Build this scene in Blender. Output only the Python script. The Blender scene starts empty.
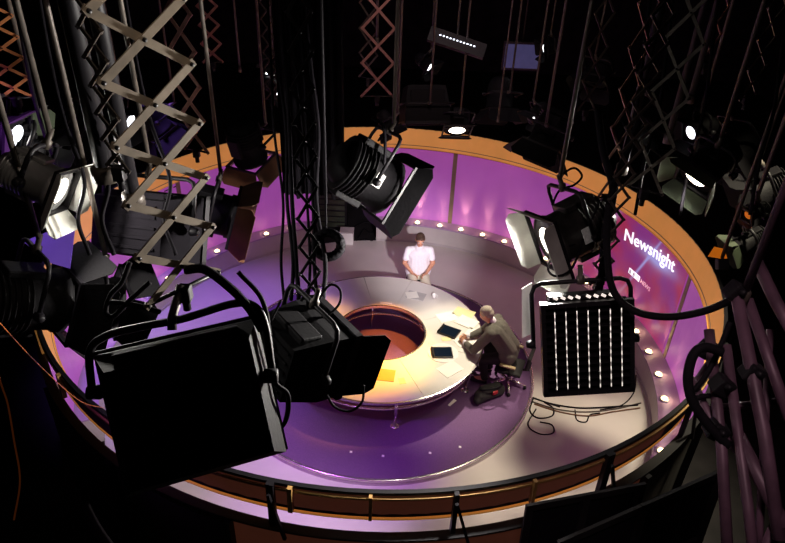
import bpy, bmesh, math, random
from mathutils import Vector as V, Matrix as M4, Quaternion
random.seed(7)
C = bpy.context.scene.collection
PI = math.pi
sc = bpy.context.scene
sc.view_settings.view_transform = 'Standard'
sc.view_settings.look = 'None'
sc.view_settings.exposure = 0.0

# ------------------------------------------------------------------ camera
FPX = 647.1
CAM = V((0.122, -8.765, 7.493))
_p, _ro = 0.559, 0.039
fw = V((0.00085, math.cos(_p), -math.sin(_p))).normalized()
_r0 = V((1, -0.001, 0)).normalized(); _u0 = _r0.cross(fw).normalized()
rt = _r0 * math.cos(_ro) + _u0 * math.sin(_ro)
up = _u0 * math.cos(_ro) - _r0 * math.sin(_ro)
cd = bpy.data.cameras.new('camera'); cam = bpy.data.objects.new('camera', cd); C.objects.link(cam)
cd.sensor_fit = 'HORIZONTAL'; cd.sensor_width = 36; cd.lens = FPX / 785 * 36; cd.clip_end = 200; cd.clip_start = 0.05
mw = M4((rt, up, -fw)).transposed().to_4x4(); mw.translation = CAM; cam.matrix_world = mw
sc.camera = cam
def ray(u, v): return fw + rt * ((u - 392.5) / FPX) + up * ((271.5 - v) / FPX)
def PT(u, v, d): return CAM + ray(u, v) * d            # world point seen at pixel u,v at depth d
def PZ(u, v, z):
    r = ray(u, v); return CAM + r * ((z - CAM.z) / r.z)

# ------------------------------------------------------------------ materials
def lin(h):
    h = h.lstrip('#'); o = []
    for i in (0, 2, 4):
        c = int(h[i:i+2], 16) / 255
        o.append(c / 12.92 if c <= 0.04045 else ((c + 0.055) / 1.055) ** 2.4)
    return o
def mat(name, col, rough=0.5, metal=0.0, emit=None, es=0.0, ns=8.0, var=0.15, bump=0.0, trans=0.0, spec=0.5):
    m = bpy.data.materials.new(name); m.use_nodes = True
    nt = m.node_tree; N = nt.nodes; L = nt.links
    b = N['Principled BSDF']; out = N['Material Output']
    c = lin(col) if isinstance(col, str) else col
    tc = N.new('ShaderNodeTexCoord'); nz = N.new('ShaderNodeTexNoise')
    nz.inputs['Scale'].default_value = ns; nz.inputs['Detail'].default_value = 4
    L.new(tc.outputs['Object'], nz.inputs['Vector'])
    rp = N.new('ShaderNodeValToRGB')
    rp.color_ramp.elements[0].position = 0.3; rp.color_ramp.elements[1].position = 0.7
    rp.color_ramp.elements[0].color = [x * (1 - var) for x in c] + [1]
    rp.color_ramp.elements[1].color = [min(1, x * (1 + var)) for x in c] + [1]
    L.new(nz.outputs['Fac'], rp.inputs['Fac']); L.new(rp.outputs['Color'], b.inputs['Base Color'])
    b.inputs['Roughness'].default_value = rough; b.inputs['Metallic'].default_value = metal
    b.inputs['Specular IOR Level'].default_value = spec
    if emit is not None:
        e = lin(emit) if isinstance(emit, str) else emit
        b.inputs['Emission Color'].default_value = list(e) + [1]; b.inputs['Emission Strength'].default_value = es
    if bump:
        bp = N.new('ShaderNodeBump'); bp.inputs['Strength'].default_value = bump; bp.inputs['Distance'].default_value = 0.01
        L.new(nz.outputs['Fac'], bp.inputs['Height']); L.new(bp.outputs['Normal'], b.inputs['Normal'])
    if trans:
        t = N.new('ShaderNodeBsdfTranslucent'); L.new(rp.outputs['Color'], t.inputs['Color'])
        mx = N.new('ShaderNodeMixShader'); mx.inputs[0].default_value = trans
        L.new(b.outputs[0], mx.inputs[1]); L.new(t.outputs[0], mx.inputs[2]); L.new(mx.outputs[0], out.inputs['Surface'])
    return m
K = dict(
    black=mat('black_paint', (0.0045, 0.004, 0.005), 0.65, spec=0.12, bump=0.2, ns=40),
    black2=mat('black_metal', (0.008, 0.007, 0.009), 0.5, spec=0.22, ns=20),
    rubber=mat('black_rubber', (0.007, 0.006, 0.008), 0.7, spec=0.06, ns=30),
    cloth=mat('black_drape', (0.006, 0.005, 0.007), 0.95, spec=0.1, ns=5, bump=0.5),
    bar=mat('tan_steel', '#8f8272', 0.5, 0.3, ns=12, var=0.25),
    bardk=mat('dark_steel', '#4d4640', 0.5, 0.35, ns=12, var=0.3),
    barpk=mat('rosy_steel', '#a87a70', 0.5, 0.3, ns=12, var=0.25),
    baror=mat('orange_lit_steel', '#b06f45', 0.5, 0.3, ns=12, var=0.25),  # orange light on the hanger put into the steel colour
    barpu=mat('plum_painted_tube', '#5a4150', 0.5, 0.2, ns=6, var=0.35),
    chrome=mat('polished_steel', '#d8d4d0', 0.22, 0.9, ns=6, var=0.06),
    gun=mat('scuffed_gunmetal', '#4a4946', 0.38, 0.6, ns=14, var=0.4),
    alu=mat('bare_aluminium', '#bdbdbd', 0.35, 0.7, ns=10, var=0.12),
    floor=mat('pale_painted_floor', '#c4bcb8', 0.42, ns=1.2, var=0.07, spec=0.35),
    deck=mat('plum_carpet', '#684a72', 0.75, ns=60, var=0.12, bump=0.3, spec=0.2),
    riser=mat('grey_riser', '#aaa0a2', 0.4, ns=3, var=0.08),
    plinth=mat('grey_plinth', '#b9b0ae', 0.5, ns=2, var=0.07),
    ledge=mat('lilac_ledge', '#a58cab', 0.5, ns=2, var=0.08),
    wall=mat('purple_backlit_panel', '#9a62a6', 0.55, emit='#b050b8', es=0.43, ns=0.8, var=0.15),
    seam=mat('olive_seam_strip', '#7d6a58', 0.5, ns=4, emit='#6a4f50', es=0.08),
    orange=mat('amber_fascia_cloth', '#d8a468', 0.6, emit='#e6a458', es=0.52, ns=2, var=0.08, trans=0.35),  # lit-from-below look put in as glow
    lip=mat('amber_lit_lip', '#e8a94a', 0.45, emit='#e0a050', es=0.16, ns=5),  # amber light on the trim put into colour and glow
    brown=mat('brown_back_cloth', '#6a4236', 0.8, emit='#8a4c38', es=0.13, ns=2.2, var=0.35, trans=0.3),  # glow stands for set light coming through the cloth
    brown_unlit=mat('unlit_brown_back_cloth', (0.02, 0.012, 0.009), 0.85, ns=2.2, var=0.35),  # unlit copy of the back cloth for the dim ends of the ring
    wood=mat('raw_timber', '#9a7440', 0.6, ns=9, var=0.25),
    tan=mat('brown_barn_door', '#5e3d28', 0.6, ns=5, var=0.3),
    desk=mat('pale_laminate', '#d9d2cc', 0.38, ns=2.5, var=0.05, spec=0.4),
    white=mat('white_paint', '#e6e2de', 0.5, ns=6, var=0.05),
    paper=mat('white_paper', '#efeae0', 0.7, ns=5, var=0.04),
    paper2=mat('cream_paper', '#f0e0a8', 0.7, ns=5, var=0.04),
    paper3=mat('tan_folder', '#d0a050', 0.7, ns=5, var=0.06),
    paper4=mat('grey_paper', '#b4aeac', 0.7, ns=8, var=0.1),
    dark=mat('dark_plastic', '#141417', 0.3, ns=10),
    screen=mat('dark_glass', '#0c1018', 0.12, emit='#24405a', es=0.15, ns=3),
    skin=mat('skin', '#c98f74', 0.5, ns=20, var=0.06),
    skin2=mat('pale_skin', '#d9a183', 0.5, ns=20, var=0.06),
    hair=mat('dark_hair', '#4a352a', 0.7, ns=80, var=0.3, bump=0.4),
    hairg=mat('grey_hair', '#a89c8e', 0.7, ns=80, var=0.25, bump=0.4),
    shirt=mat('white_shirt', '#ece4ec', 0.8, ns=30, var=0.04, bump=0.15),
    khaki=mat('pale_trousers', '#d8d0bc', 0.8, ns=30, var=0.06),
    suit=mat('grey_wool', '#5d5850', 0.85, ns=60, var=0.15, bump=0.2),
    suitd=mat('dark_wool', '#1e1c1c', 0.85, ns=60, var=0.15),
    lips=mat('lips', '#8a4a44', 0.5), eye=mat('eye_white', '#e8e4e0', 0.3), shoe=mat('black_leather', '#0d0c0c', 0.35),
    red=mat('red_plastic', '#b0202a', 0.4), chairtan=mat('tan_vinyl', '#9a8462', 0.5, ns=10),
    refl=mat('white_reflector', '#e6e6e0', 0.35, 0.3, ns=6, var=0.08, emit='#fff6e8', es=0.10),
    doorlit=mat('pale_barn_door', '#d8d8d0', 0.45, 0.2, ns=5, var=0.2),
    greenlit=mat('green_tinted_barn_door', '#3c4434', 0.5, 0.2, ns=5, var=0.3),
    label=mat('grey_label', '#8f8c88', 0.6, ns=50, var=0.3, emit='#8f8c88', es=0.12),
    lens=mat('frosted_lens', '#c8c4bc', 0.15, ns=6),
    lensdk=mat('dark_lens', '#1a1a22', 0.1, ns=6),
    glow=mat('lit_lens', '#ffffff', 0.3, emit='#fff4e0', es=9),
    glow2=mat('lit_tube', '#ffffff', 0.3, emit='#f4f8ff', es=3.0),
    tube=mat('dim_lit_tube', '#ffffff', 0.3, emit='#fff0e0', es=0.75, ns=30, var=0.1),
    tube2=mat('lit_vent_slot', '#ffffff', 0.3, emit='#fff0e4', es=0.9),
    bulb=mat('warm_bulb', '#ffffff', 0.3, emit='#ffdf9a', es=7),
    led=mat('white_led', '#ffffff', 0.3, emit='#e6ecff', es=3),
    ledb=mat('blue_led_screen', '#6080c0', 0.3, emit='#8ab0ff', es=1.2),
    moni=mat('dim_blue_screen', '#404060', 0.3, emit='#5a5a90', es=0.28, ns=3, var=0.4),
    gel=mat('orange_gel', '#e07a20', 0.4, emit='#e87a18', es=0.4, ns=6, var=0.3),
    gelp=mat('violet_lit_gel_sheet', '#7a5ad0', 0.5, emit='#7a55c8', es=0.42, ns=2, var=0.12),  # violet light on the sheet put into colour and glow
    hivis=mat('yellow_tape', '#c8e020', 0.5, emit='#c0e018', es=0.6),
    copper=mat('orange_lit_flex', '#c06a30', 0.4, 0.3, emit='#c06020', es=0.04),  # orange light on the cables put into colour and faint glow
    studio=mat('dark_studio_floor', (0.012, 0.010, 0.011), 0.7, ns=3, var=0.3, spec=0.2),
    studiow=mat('dark_studio_wall', (0.03, 0.019, 0.03), 0.9, ns=2, var=0.4, spec=0.1),
    plank=mat('dark_brown_plank', (0.022, 0.015, 0.013), 0.6, ns=6, var=0.3),
    txt=mat('glowing_letters', '#ffffff', 0.4, emit='#eef0ff', es=1.25),
    txt2=mat('pink_letters', '#ffd0e0', 0.4, emit='#ffb8d0', es=0.55),
    txt3=mat('crimson_letters', '#801848', 0.5, emit='#801848', es=0.3),
)

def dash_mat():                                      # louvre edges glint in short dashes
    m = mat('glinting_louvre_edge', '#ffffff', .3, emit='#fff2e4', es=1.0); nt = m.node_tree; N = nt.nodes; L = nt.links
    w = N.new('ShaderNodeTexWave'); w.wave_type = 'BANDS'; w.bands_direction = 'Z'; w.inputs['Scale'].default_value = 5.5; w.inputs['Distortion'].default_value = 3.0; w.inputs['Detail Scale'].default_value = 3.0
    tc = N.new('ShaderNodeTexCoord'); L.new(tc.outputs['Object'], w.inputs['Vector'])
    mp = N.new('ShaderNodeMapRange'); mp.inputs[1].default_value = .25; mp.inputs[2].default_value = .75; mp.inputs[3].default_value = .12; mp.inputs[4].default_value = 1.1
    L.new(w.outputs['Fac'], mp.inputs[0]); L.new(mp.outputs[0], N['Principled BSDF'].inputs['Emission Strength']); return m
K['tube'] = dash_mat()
# ------------------------------------------------------------------ mesh builder
def frame_of(d):
    d = d.normalized(); a = V((0, 0, 1)) if abs(d.z) < 0.9 else V((1, 0, 0))
    x = a.cross(d).normalized(); return x, d.cross(x).normalized()
class MB:
    def __init__(s): s.v = []; s.f = []; s.sm = []
    def add(s, vs, fs, smooth=False):
        o = len(s.v); s.v += [tuple(x) for x in vs]; s.f += [tuple(i + o for i in f) for f in fs]; s.sm += [smooth] * len(fs); return s
    def box(s, c, size, rot=None, bev=0.0):
        c = V(c); h = V(size) / 2
        if bev:
            bm = bmesh.new(); bmesh.ops.create_cube(bm, size=1)
            for w in bm.verts: w.co = V((w.co.x * size[0], w.co.y * size[1], w.co.z * size[2]))
            bmesh.ops.bevel(bm, geom=bm.edges[:], offset=bev, segments=2, affect='EDGES', profile=0.5)
            bm.verts.index_update()
            vs = [w.co.copy() for w in bm.verts]; fs = [[w.index for w in f.verts] for f in bm.faces]; bm.free()
        else:
            vs = [V((x * h.x, y * h.y, z * h.z)) for x in (-1, 1) for y in (-1, 1) for z in (-1, 1)]
            fs = [(0, 1, 3, 2), (4, 6, 7, 5), (0, 4, 5, 1), (2, 3, 7, 6), (0, 2, 6, 4), (1, 5, 7, 3)]
        if rot: vs = [rot @ w for w in vs]
        return s.add([w + c for w in vs], fs)
    def bar(s, a, b, w, t, n):                      # flat bar from a to b, width across, thickness along n
        a = V(a); b = V(b); d = (b - a).normalized(); n = (V(n) - d * V(n).dot(d)).normalized(); x = d.cross(n)
        vs = []
        for p in (a - d * w / 2, b + d * w / 2):
            for i, j in ((-1, -1), (1, -1), (1, 1), (-1, 1)): vs.append(p + x * (w / 2 * i) + n * (t / 2 * j))
        return s.add(vs, [(0, 3, 2, 1), (4, 5, 6, 7)] + [(i, (i + 1) % 4, 4 + (i + 1) % 4, 4 + i) for i in range(4)])
    def tube(s, pts, r, seg=8, closed=False):
        pts = [V(p) for p in pts]; n = len(pts); vs = []; x = None
        for i, p in enumerate(pts):
            if closed: d = pts[(i + 1) % n] - pts[i - 1]
            else: d = pts[min(i + 1, n - 1)] - pts[max(i - 1, 0)]
            d.normalize()
            if x is None: x = frame_of(d)[0]
            x = (x - d * x.dot(d)); x = x.normalized() if x.length > 1e-6 else frame_of(d)[0]
            y = d.cross(x); rr = r[i] if isinstance(r, (list, tuple)) else r
            for k in range(seg):
                a = 2 * PI * k / seg; vs.append(p + x * (rr * math.cos(a)) + y * (rr * math.sin(a)))
        fs = []
        for i in range(n if closed else n - 1):
            j = (i + 1) % n
            for k in range(seg):
                fs.append((i * seg + k, i * seg + (k + 1) % seg, j * seg + (k + 1) % seg, j * seg + k))
        if not closed:
            fs.append(tuple(reversed(range(seg)))); fs.append(tuple((n - 1) * seg + k for k in range(seg)))
        return s.add(vs, fs, True)
    def lathe(s, prof, axis='z', seg=24, c=(0, 0, 0), smooth=True):   # prof: (radius, along)
        vs = []; c = V(c)
        for r, h in prof:
            for k in range(seg):
                a = 2 * PI * k / seg; x, y = r * math.cos(a), r * math.sin(a)
                vs.append(c + (V((x, y, h)) if axis == 'z' else V((x, h, -y)) if axis == 'y' else V((h, x, y))))
        n = len(prof); fs = []
        for i in range(n - 1):
            for k in range(seg): fs.append((i * seg + k, i * seg + (k + 1) % seg, (i + 1) * seg + (k + 1) % seg, (i + 1) * seg + k))
        if prof[0][0] > 1e-6: fs.append(tuple(reversed(range(seg))))
        if prof[-1][0] > 1e-6: fs.append(tuple((n - 1) * seg + k for k in range(seg)))
        return s.add(vs, fs, smooth)
    def arc(s, prof, a0, a1, n=None, closed_prof=True, c=(0, 0)):     # sweep (radius,z) profile around the set's axis
        n = n or max(2, int(abs(a1 - a0) / 2.5)); vs = []; m = len(prof); full = abs(abs(a1 - a0) - 360) < 1e-6
        cnt = n if full else n + 1
        for i in range(cnt):
            a = math.radians(a0 + (a1 - a0) * i / n)
            for r, z in prof: vs.append(V((c[0] + r * math.cos(a), c[1] + r * math.sin(a), z)))
        fs = []
        for i in range(n):
            j = (i + 1) % cnt
            for k in range(m if closed_prof else m - 1):
                l = (k + 1) % m; fs.append((i * m + k, j * m + k, j * m + l, i * m + l))
        if closed_prof and not full:
            fs.append(tuple(range(m))); fs.append(tuple(reversed([(cnt - 1) * m + k for k in range(m)])))
        return s.add(vs, fs)
    def prism(s, poly, th, Mx=None):                 # polygon in XY thickened along Z
        n = len(poly); vs = [V((x, y, z)) for z in (-th / 2, th / 2) for x, y in poly]
        if Mx: vs = [Mx @ w for w in vs]
        return s.add(vs, [tuple(reversed(range(n))), tuple(range(n, 2 * n))] + [(i, (i + 1) % n, n + (i + 1) % n, n + i) for i in range(n)])
    def build(s, name, m, parent=None, label=None):
        me = bpy.data.meshes.new(name); me.from_pydata(s.v, [], s.f); me.update()
        me.polygons.foreach_set('use_smooth', s.sm)
        bm = bmesh.new(); bm.from_mesh(me); bmesh.ops.recalc_face_normals(bm, faces=bm.faces[:]); bm.to_mesh(me); bm.free()
        me.materials.append(K[m] if isinstance(m, str) else m)
        o = bpy.data.objects.new(name, me); C.objects.link(o); o.parent = parent
        if label: o['label'] = label
        return o
def tag(o, label, cat, group=None, kind=None):
    o['label'] = label; o['category'] = cat
    if group: o['group'] = group
    if kind: o['kind'] = kind
    return o
def thing(name, label, cat, loc=(0, 0, 0), group=None, rot=None):
    o = bpy.data.objects.new(name, None); C.objects.link(o); o.empty_display_size = 0.1
    m = rot.to_4x4() if rot else M4.Identity(4); m.translation = V(loc); o.matrix_world = m
    return tag(o, label, cat, group)
def struct(o): o['kind'] = 'structure'; return o
def aim(f, roll=0.0):                                # local -Y looks along f, Z stays up
    y = -V(f).normalized(); x = y.cross(V((0, 0, 1))).normalized(); z = x.cross(y)
    m = M4((x, y, z)).transposed()
    return m @ M4.Rotation(roll, 3, 'Y')
def copy_tree(o, label=None, mw=None):
    r = o.copy(); C.objects.link(r)
    if label: r['label'] = label
    for ch in list(o.children):
        c = ch.copy(); C.objects.link(c); c.parent = r
        for g in list(ch.children):
            d = g.copy(); C.objects.link(d); d.parent = c
    if mw is not None: r.matrix_world = mw
    return r
def smooth_pts(pts, n=8):                            # Catmull-Rom through the points
    pts = [V(p) for p in pts]; q = [pts[0] * 2 - pts[1]] + pts + [pts[-1] * 2 - pts[-2]]; out = []
    for i in range(1, len(q) - 2):
        for k in range(n):
            t = k / n; a, b, c, d = q[i-1], q[i], q[i+1], q[i+2]
            out.append(0.5 * ((2 * b) + (c - a) * t + (2 * a - 5 * b + 4 * c - d) * t * t + (3 * b - 3 * c + d - a) * t ** 3))
    out.append(pts[-1]); return out
def light(kind, name, loc, target=None, col=(1, 1, 1), W=100, ang=40, blend=0.5, size=0.1, parent=None):
    l = bpy.data.lights.new(name, kind); l.color = col; l.energy = W
    if kind == 'SPOT': l.spot_size = math.radians(ang); l.spot_blend = blend; l.shadow_soft_size = size
    elif kind == 'AREA': l.shape = 'DISK'; l.size = size
    else: l.shadow_soft_size = size
    o = bpy.data.objects.new(name, l); C.objects.link(o); o.location = loc
    if target is not None: o.rotation_euler = (V(target) - V(loc)).to_track_quat('-Z', 'Y').to_euler()
    return o

# ------------------------------------------------------------------ the studio shell
CEIL = 9.6
struct(MB().box((0, 3, -0.05), (30, 34, 0.1)).build('floor', 'studio'))
struct(MB().box((0, 3, CEIL + 0.05), (30, 34, 0.1)).build('ceiling', 'studiow'))
struct(MB().box((0, 20.1, CEIL / 2), (30, 0.2, CEIL)).build('wall_back', 'studiow'))
struct(MB().box((-15.1, 3, CEIL / 2), (0.2, 34, CEIL)).build('wall_left', 'studiow'))
struct(MB().box((15.1, 3, CEIL / 2), (0.2, 34, CEIL)).build('wall_right', 'studiow'))
struct(MB().box((0, -14.1, CEIL / 2), (30, 0.2, CEIL)).build('wall_front', 'studiow'))

# ------------------------------------------------------------------ the round set
ZW = 2.2; ZN = 2.11; RW = 4.87; RP = 4.54; ZL = 0.49
sf = MB(); sf.lathe([(0, 0.002), (RP, 0.002), (RP, 0.02), (0, 0.02)], seg=120, smooth=False)
tag(sf.build('set_floor', 'floor'), 'round pale painted floor inside the curved set', 'floor', kind='structure')

wall = thing('curved_backdrop', 'tall curved purple backlit backdrop wall circling the presenters\' floor', 'backdrop')
cuts = [94, 73, 36.5, 0, -36.5, -71.5, -106, -142, -178, -213, -249]
for a0, a1 in zip(cuts, cuts[1:]):
    zw = ZW if a1 > -1 or a1 < -200 else ZN
    b = MB(); b.arc([(RW, ZL - 0.02), (RW, zw), (RW + 0.03, zw), (RW + 0.03, ZL - 0.02)], a0 - 0.4, a1 + 0.4)
    b.build('wall_panel', 'wall', wall)
    b = MB(); b.arc([(RW - 0.012, ZL), (RW - 0.012, zw), (RW + 0.004, zw), (RW + 0.004, ZL)], a1 - 0.55, a1 + 0.55, 3)
    if a1 > -249: b.build('seam_strip', 'seam', wall)
    if a1 <= 0:
        n = 2; st = (a1 - a0) / n
        for i in range(n):
            c0, c1 = a0 + st * i, a0 + st * (i + 1)
            b = MB(); b.arc([(RW + 0.05, 0.05), (RW + 0.05, zw - 0.03), (RW + 0.06, zw - 0.03), (RW + 0.06, 0.05)], c0, c1)
            b.build('back_cloth', 'brown' if -112 < (c0 + c1) / 2 < -60 else 'brown_unlit', wall, 'brown cloth back of the wall panel')
            am = math.radians(c1); d = V((math.cos(am), math.sin(am), 0))
            b = MB(); b.bar(d * (RW + 0.09) + V((0, 0, 0.03)), d * (RW + 0.09) + V((0, 0, zw - 0.05)), 0.07, 0.1, d)
            b.build('back_stud', 'black2', wall)
for z, a0, a1 in ((ZW, 94, 0), (ZN, 0, -213), (ZW, -213, -249)):
    b = MB(); b.arc([(RW, z), (RW, z + 0.025), (RW + 0.1, z + 0.025), (RW + 0.1, z)], a0, a1)
    b.build('top_rail', 'black2', wall)

fas = thing('fascia_ring', 'amber overhead fascia ring running round the top of the round set', 'fascia ring')
ZT, ZB = 2.68, 2.27; RT, RB = 4.83, 4.755
fc = [94 - 36 * i for i in range(11)]
fc[-1] = -266
for a0, a1 in zip(fc, fc[1:]):
    b = MB(); b.arc([(RB, ZB), (RT, ZT), (RT + 0.012, ZT), (RB + 0.012, ZB)], a0, a1); b.build('fascia_panel', 'orange', fas)
    b = MB(); rr = lambda z: RB + (RT - RB) * (z - ZB) / (ZT - ZB)
    b.arc([(rr(ZB + .05) - .004, ZB + .05), (rr(ZB + .062) - .004, ZB + .062), (rr(ZB + .062) + .004, ZB + .062), (rr(ZB + .05) + .004, ZB + .05)], a0, a1); b.build('seam_line', 'seam', fas)
    if a1 < -20 and a0 > -235:
        b = MB(); b.arc([(RB + 0.06, ZB + 0.03), (RT + 0.03, ZT - 0.03), (RT + 0.04, ZT - 0.03), (RB + 0.07, ZB + 0.03)], a0, a1)
        b.build('back_cloth', 'brown' if -130 < (a0 + a1) / 2 < -45 else 'brown_unlit', fas, 'brown cloth back of the fascia')
b = MB(); b.arc([(RT, ZT - 0.015), (RT, ZT + 0.012), (RT + 0.045, ZT + 0.012), (RT + 0.045, ZT - 0.025), (RT + 0.02, ZT - 0.025)], 0, 360, 144); b.build('top_rail', 'black2', fas)
b = MB(); b.arc([(RT - .015, ZB + .03), (RT - .015, ZB + .10), (RT, ZB + .10), (RT, ZB + .03)], -20, -200, 80); b.build('bottom_batten', 'brown_unlit', fas)
b = MB(); b.arc([(RB - 0.012, ZB - 0.012), (RB - 0.012, ZB), (RB + 0.08, ZB), (RB + 0.08, ZB - 0.012)], 0, 360, 144); b.build('bottom_lip', 'lip', fas)
b = MB(); b.arc([(RT + .02, ZT - .075), (RT + .02, ZT - .05), (RT + .06, ZT - .05), (RT + .06, ZT - .075)], -20, -200, 80); b.build('inner_rail', 'wood', fas)
for a, w, m in [(-100.8, .07, 'black2'), (-98.6, .045, 'wood'), (-89.9, .03, 'wood'), (-80.7, .045, 'black2'), (-71.7, .035, 'wood'), (-61.6, .09, 'black2'),
                (-45, .05, 'black2'), (-30, .05, 'black2'), (-118, .05, 'wood'), (-135, .06, 'wood'), (-150, .06, 'lip'), (-165, .06, 'wood')]:
    am = math.radians(a); d = V((math.cos(am), math.sin(am), 0)); lo = ZB if w < .035 else 0.0
    if m == 'wood': lo = ZB + 0.10
    b = MB(); b.bar(d * (RT + 0.075) + V((0, 0, lo + w / 2)), d * (RT + 0.065) + V((0, 0, ZT - 0.02)), w, 0.05, d); b.build('post', m, fas)
    if m == 'black2' and a > -110:      # diagonal brace that props the ring
        t = V((-math.sin(am), math.cos(am), 0))
        b = MB(); b.bar(d * (RT + 0.16) + t * 0.14 + V((0, 0, ZB - 0.2)), d * (RT + 0.12) + V((0, 0, ZT - 0.1)), 0.03, 0.03, d); b.build('brace', 'black2', fas)

def plinth(name, label, a0, a1):
    t = thing(name, label, 'plinth')
    b = MB(); b.arc([(RP, 0.0), (RP, ZL - 0.03), (RW, ZL - 0.03), (RW, 0.0)], a0, a1); b.build('riser', 'plinth', t)
    b = MB(); b.arc([(RP - 0.015, ZL - 0.03), (RP - 0.015, ZL), (RW, ZL), (RW, ZL - 0.03)], a0, a1); b.build('ledge', 'ledge', t)
    b = MB(); b.arc([(RP - 0.012, 0.02), (RP - 0.012, 0.07), (RP, 0.07), (RP, 0.02)], a0, a1); b.build('kickboard', 'riser', t)
plinth('footlight_plinth', 'long curved grey plinth under the purple wall from white end block to right', 93.5, -62)
plinth('footlight_plinth', 'curved plinth at the left side of the set washed in violet light', 112, 205)

def footlight():
    t = thing('footlight', 'small round warm footlight set in the ledge below the purple wall', 'footlight')
    b = MB(); b.lathe([(0.075, 0), (0.075, 0.02), (0.055, 0.025), (0.05, 0.012)], seg=16); b.build('trim_ring', 'alu', t)
    b = MB(); b.lathe([(0.05, 0.012), (0.045, 0.035), (0.028, 0.05), (0, 0.055)], seg=14); b.build('bulb', 'bulb', t)
    return t
fl0 = footlight(); used = False
right = [88.4, 81.7, 75.2, 69.0, 62.6, 56, 49.5, 42.9, 36.2, 29.4, 22.5, 15.5, 8.5, 1.4, -6.0, -13.4, -20.8, -28]
left = [118.5, 125.5, 132.8, 140.5, 148.5, 156.7, 164.8, 172.4, 180, 187.5]
for i, a in enumerate(right + left):
    r = math.radians(a); p = V((4.63 * math.cos(r), 4.63 * math.sin(r), ZL))
    o = fl0 if not used else copy_tree(fl0); used = True
    o.location = p
    lft = a > 100
    if i == 0: lb = 'warm footlight in the ledge beside the white end block, behind the seated white-shirted man\'s left'
    elif not lft and a > 60: lb = ['', 'warm footlight on the ledge just behind the white-shirted man\'s head', 'third warm footlight along the far ledge, right of the man in white', 'fourth warm footlight along the far ledge from the white end block', 'fifth warm footlight along the far ledge, nearest the bright spotlight\'s doors'][i]
    elif not lft and a > 38: lb = 'footlight on the ledge hidden behind the bright spotlight'
    elif not lft and a > 4: lb = 'pink-tinged footlight on the ledge under the glowing title screen, %s' % {36.2: 'at its left edge', 29.4: 'below the first title letters', 22.5: 'below the middle of the title', 15.5: 'below the last title letters', 8.5: 'at its right edge'}[a]
    elif not lft and a > -25: lb = 'warm footlight on the right ledge, %s of the four beside the louvred softlight' % {1.4: 'farthest', -6.0: 'second farthest', -13.4: 'second nearest', -20.8: 'nearest'}[a]
    elif not lft: lb = 'footlight on the right ledge behind the near fascia'
    else: lb = 'violet-washed footlight on the left ledge, %s along from the gap in the wall' % ['first', 'second', 'third', 'fourth', 'fifth', 'sixth', 'seventh', 'eighth', 'ninth', 'tenth'][left.index(a)]
    o['label'] = lb; o['group'] = 'footlights along the left ledge' if lft else 'footlights along the right and far ledge'
    q = V((4.70 * math.cos(r), 4.70 * math.sin(r), ZL + 0.10))
    light('POINT', 'footlight_lamp', q, col=(1, .74, .36), W=.9 if not lft else .4, size=0.03)
    if not lft and a > -24:
        e = V((math.cos(r), math.sin(r), 0)); q = e * 4.74 + V((0, 0, ZL + .06))
        light('SPOT', 'footlight_beam', q, e * 4.87 + V((0, 0, 1.25)), (1, .78, .36), [26, 44, 14, 34][i % 4], 42, 1.0, .02)

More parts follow.
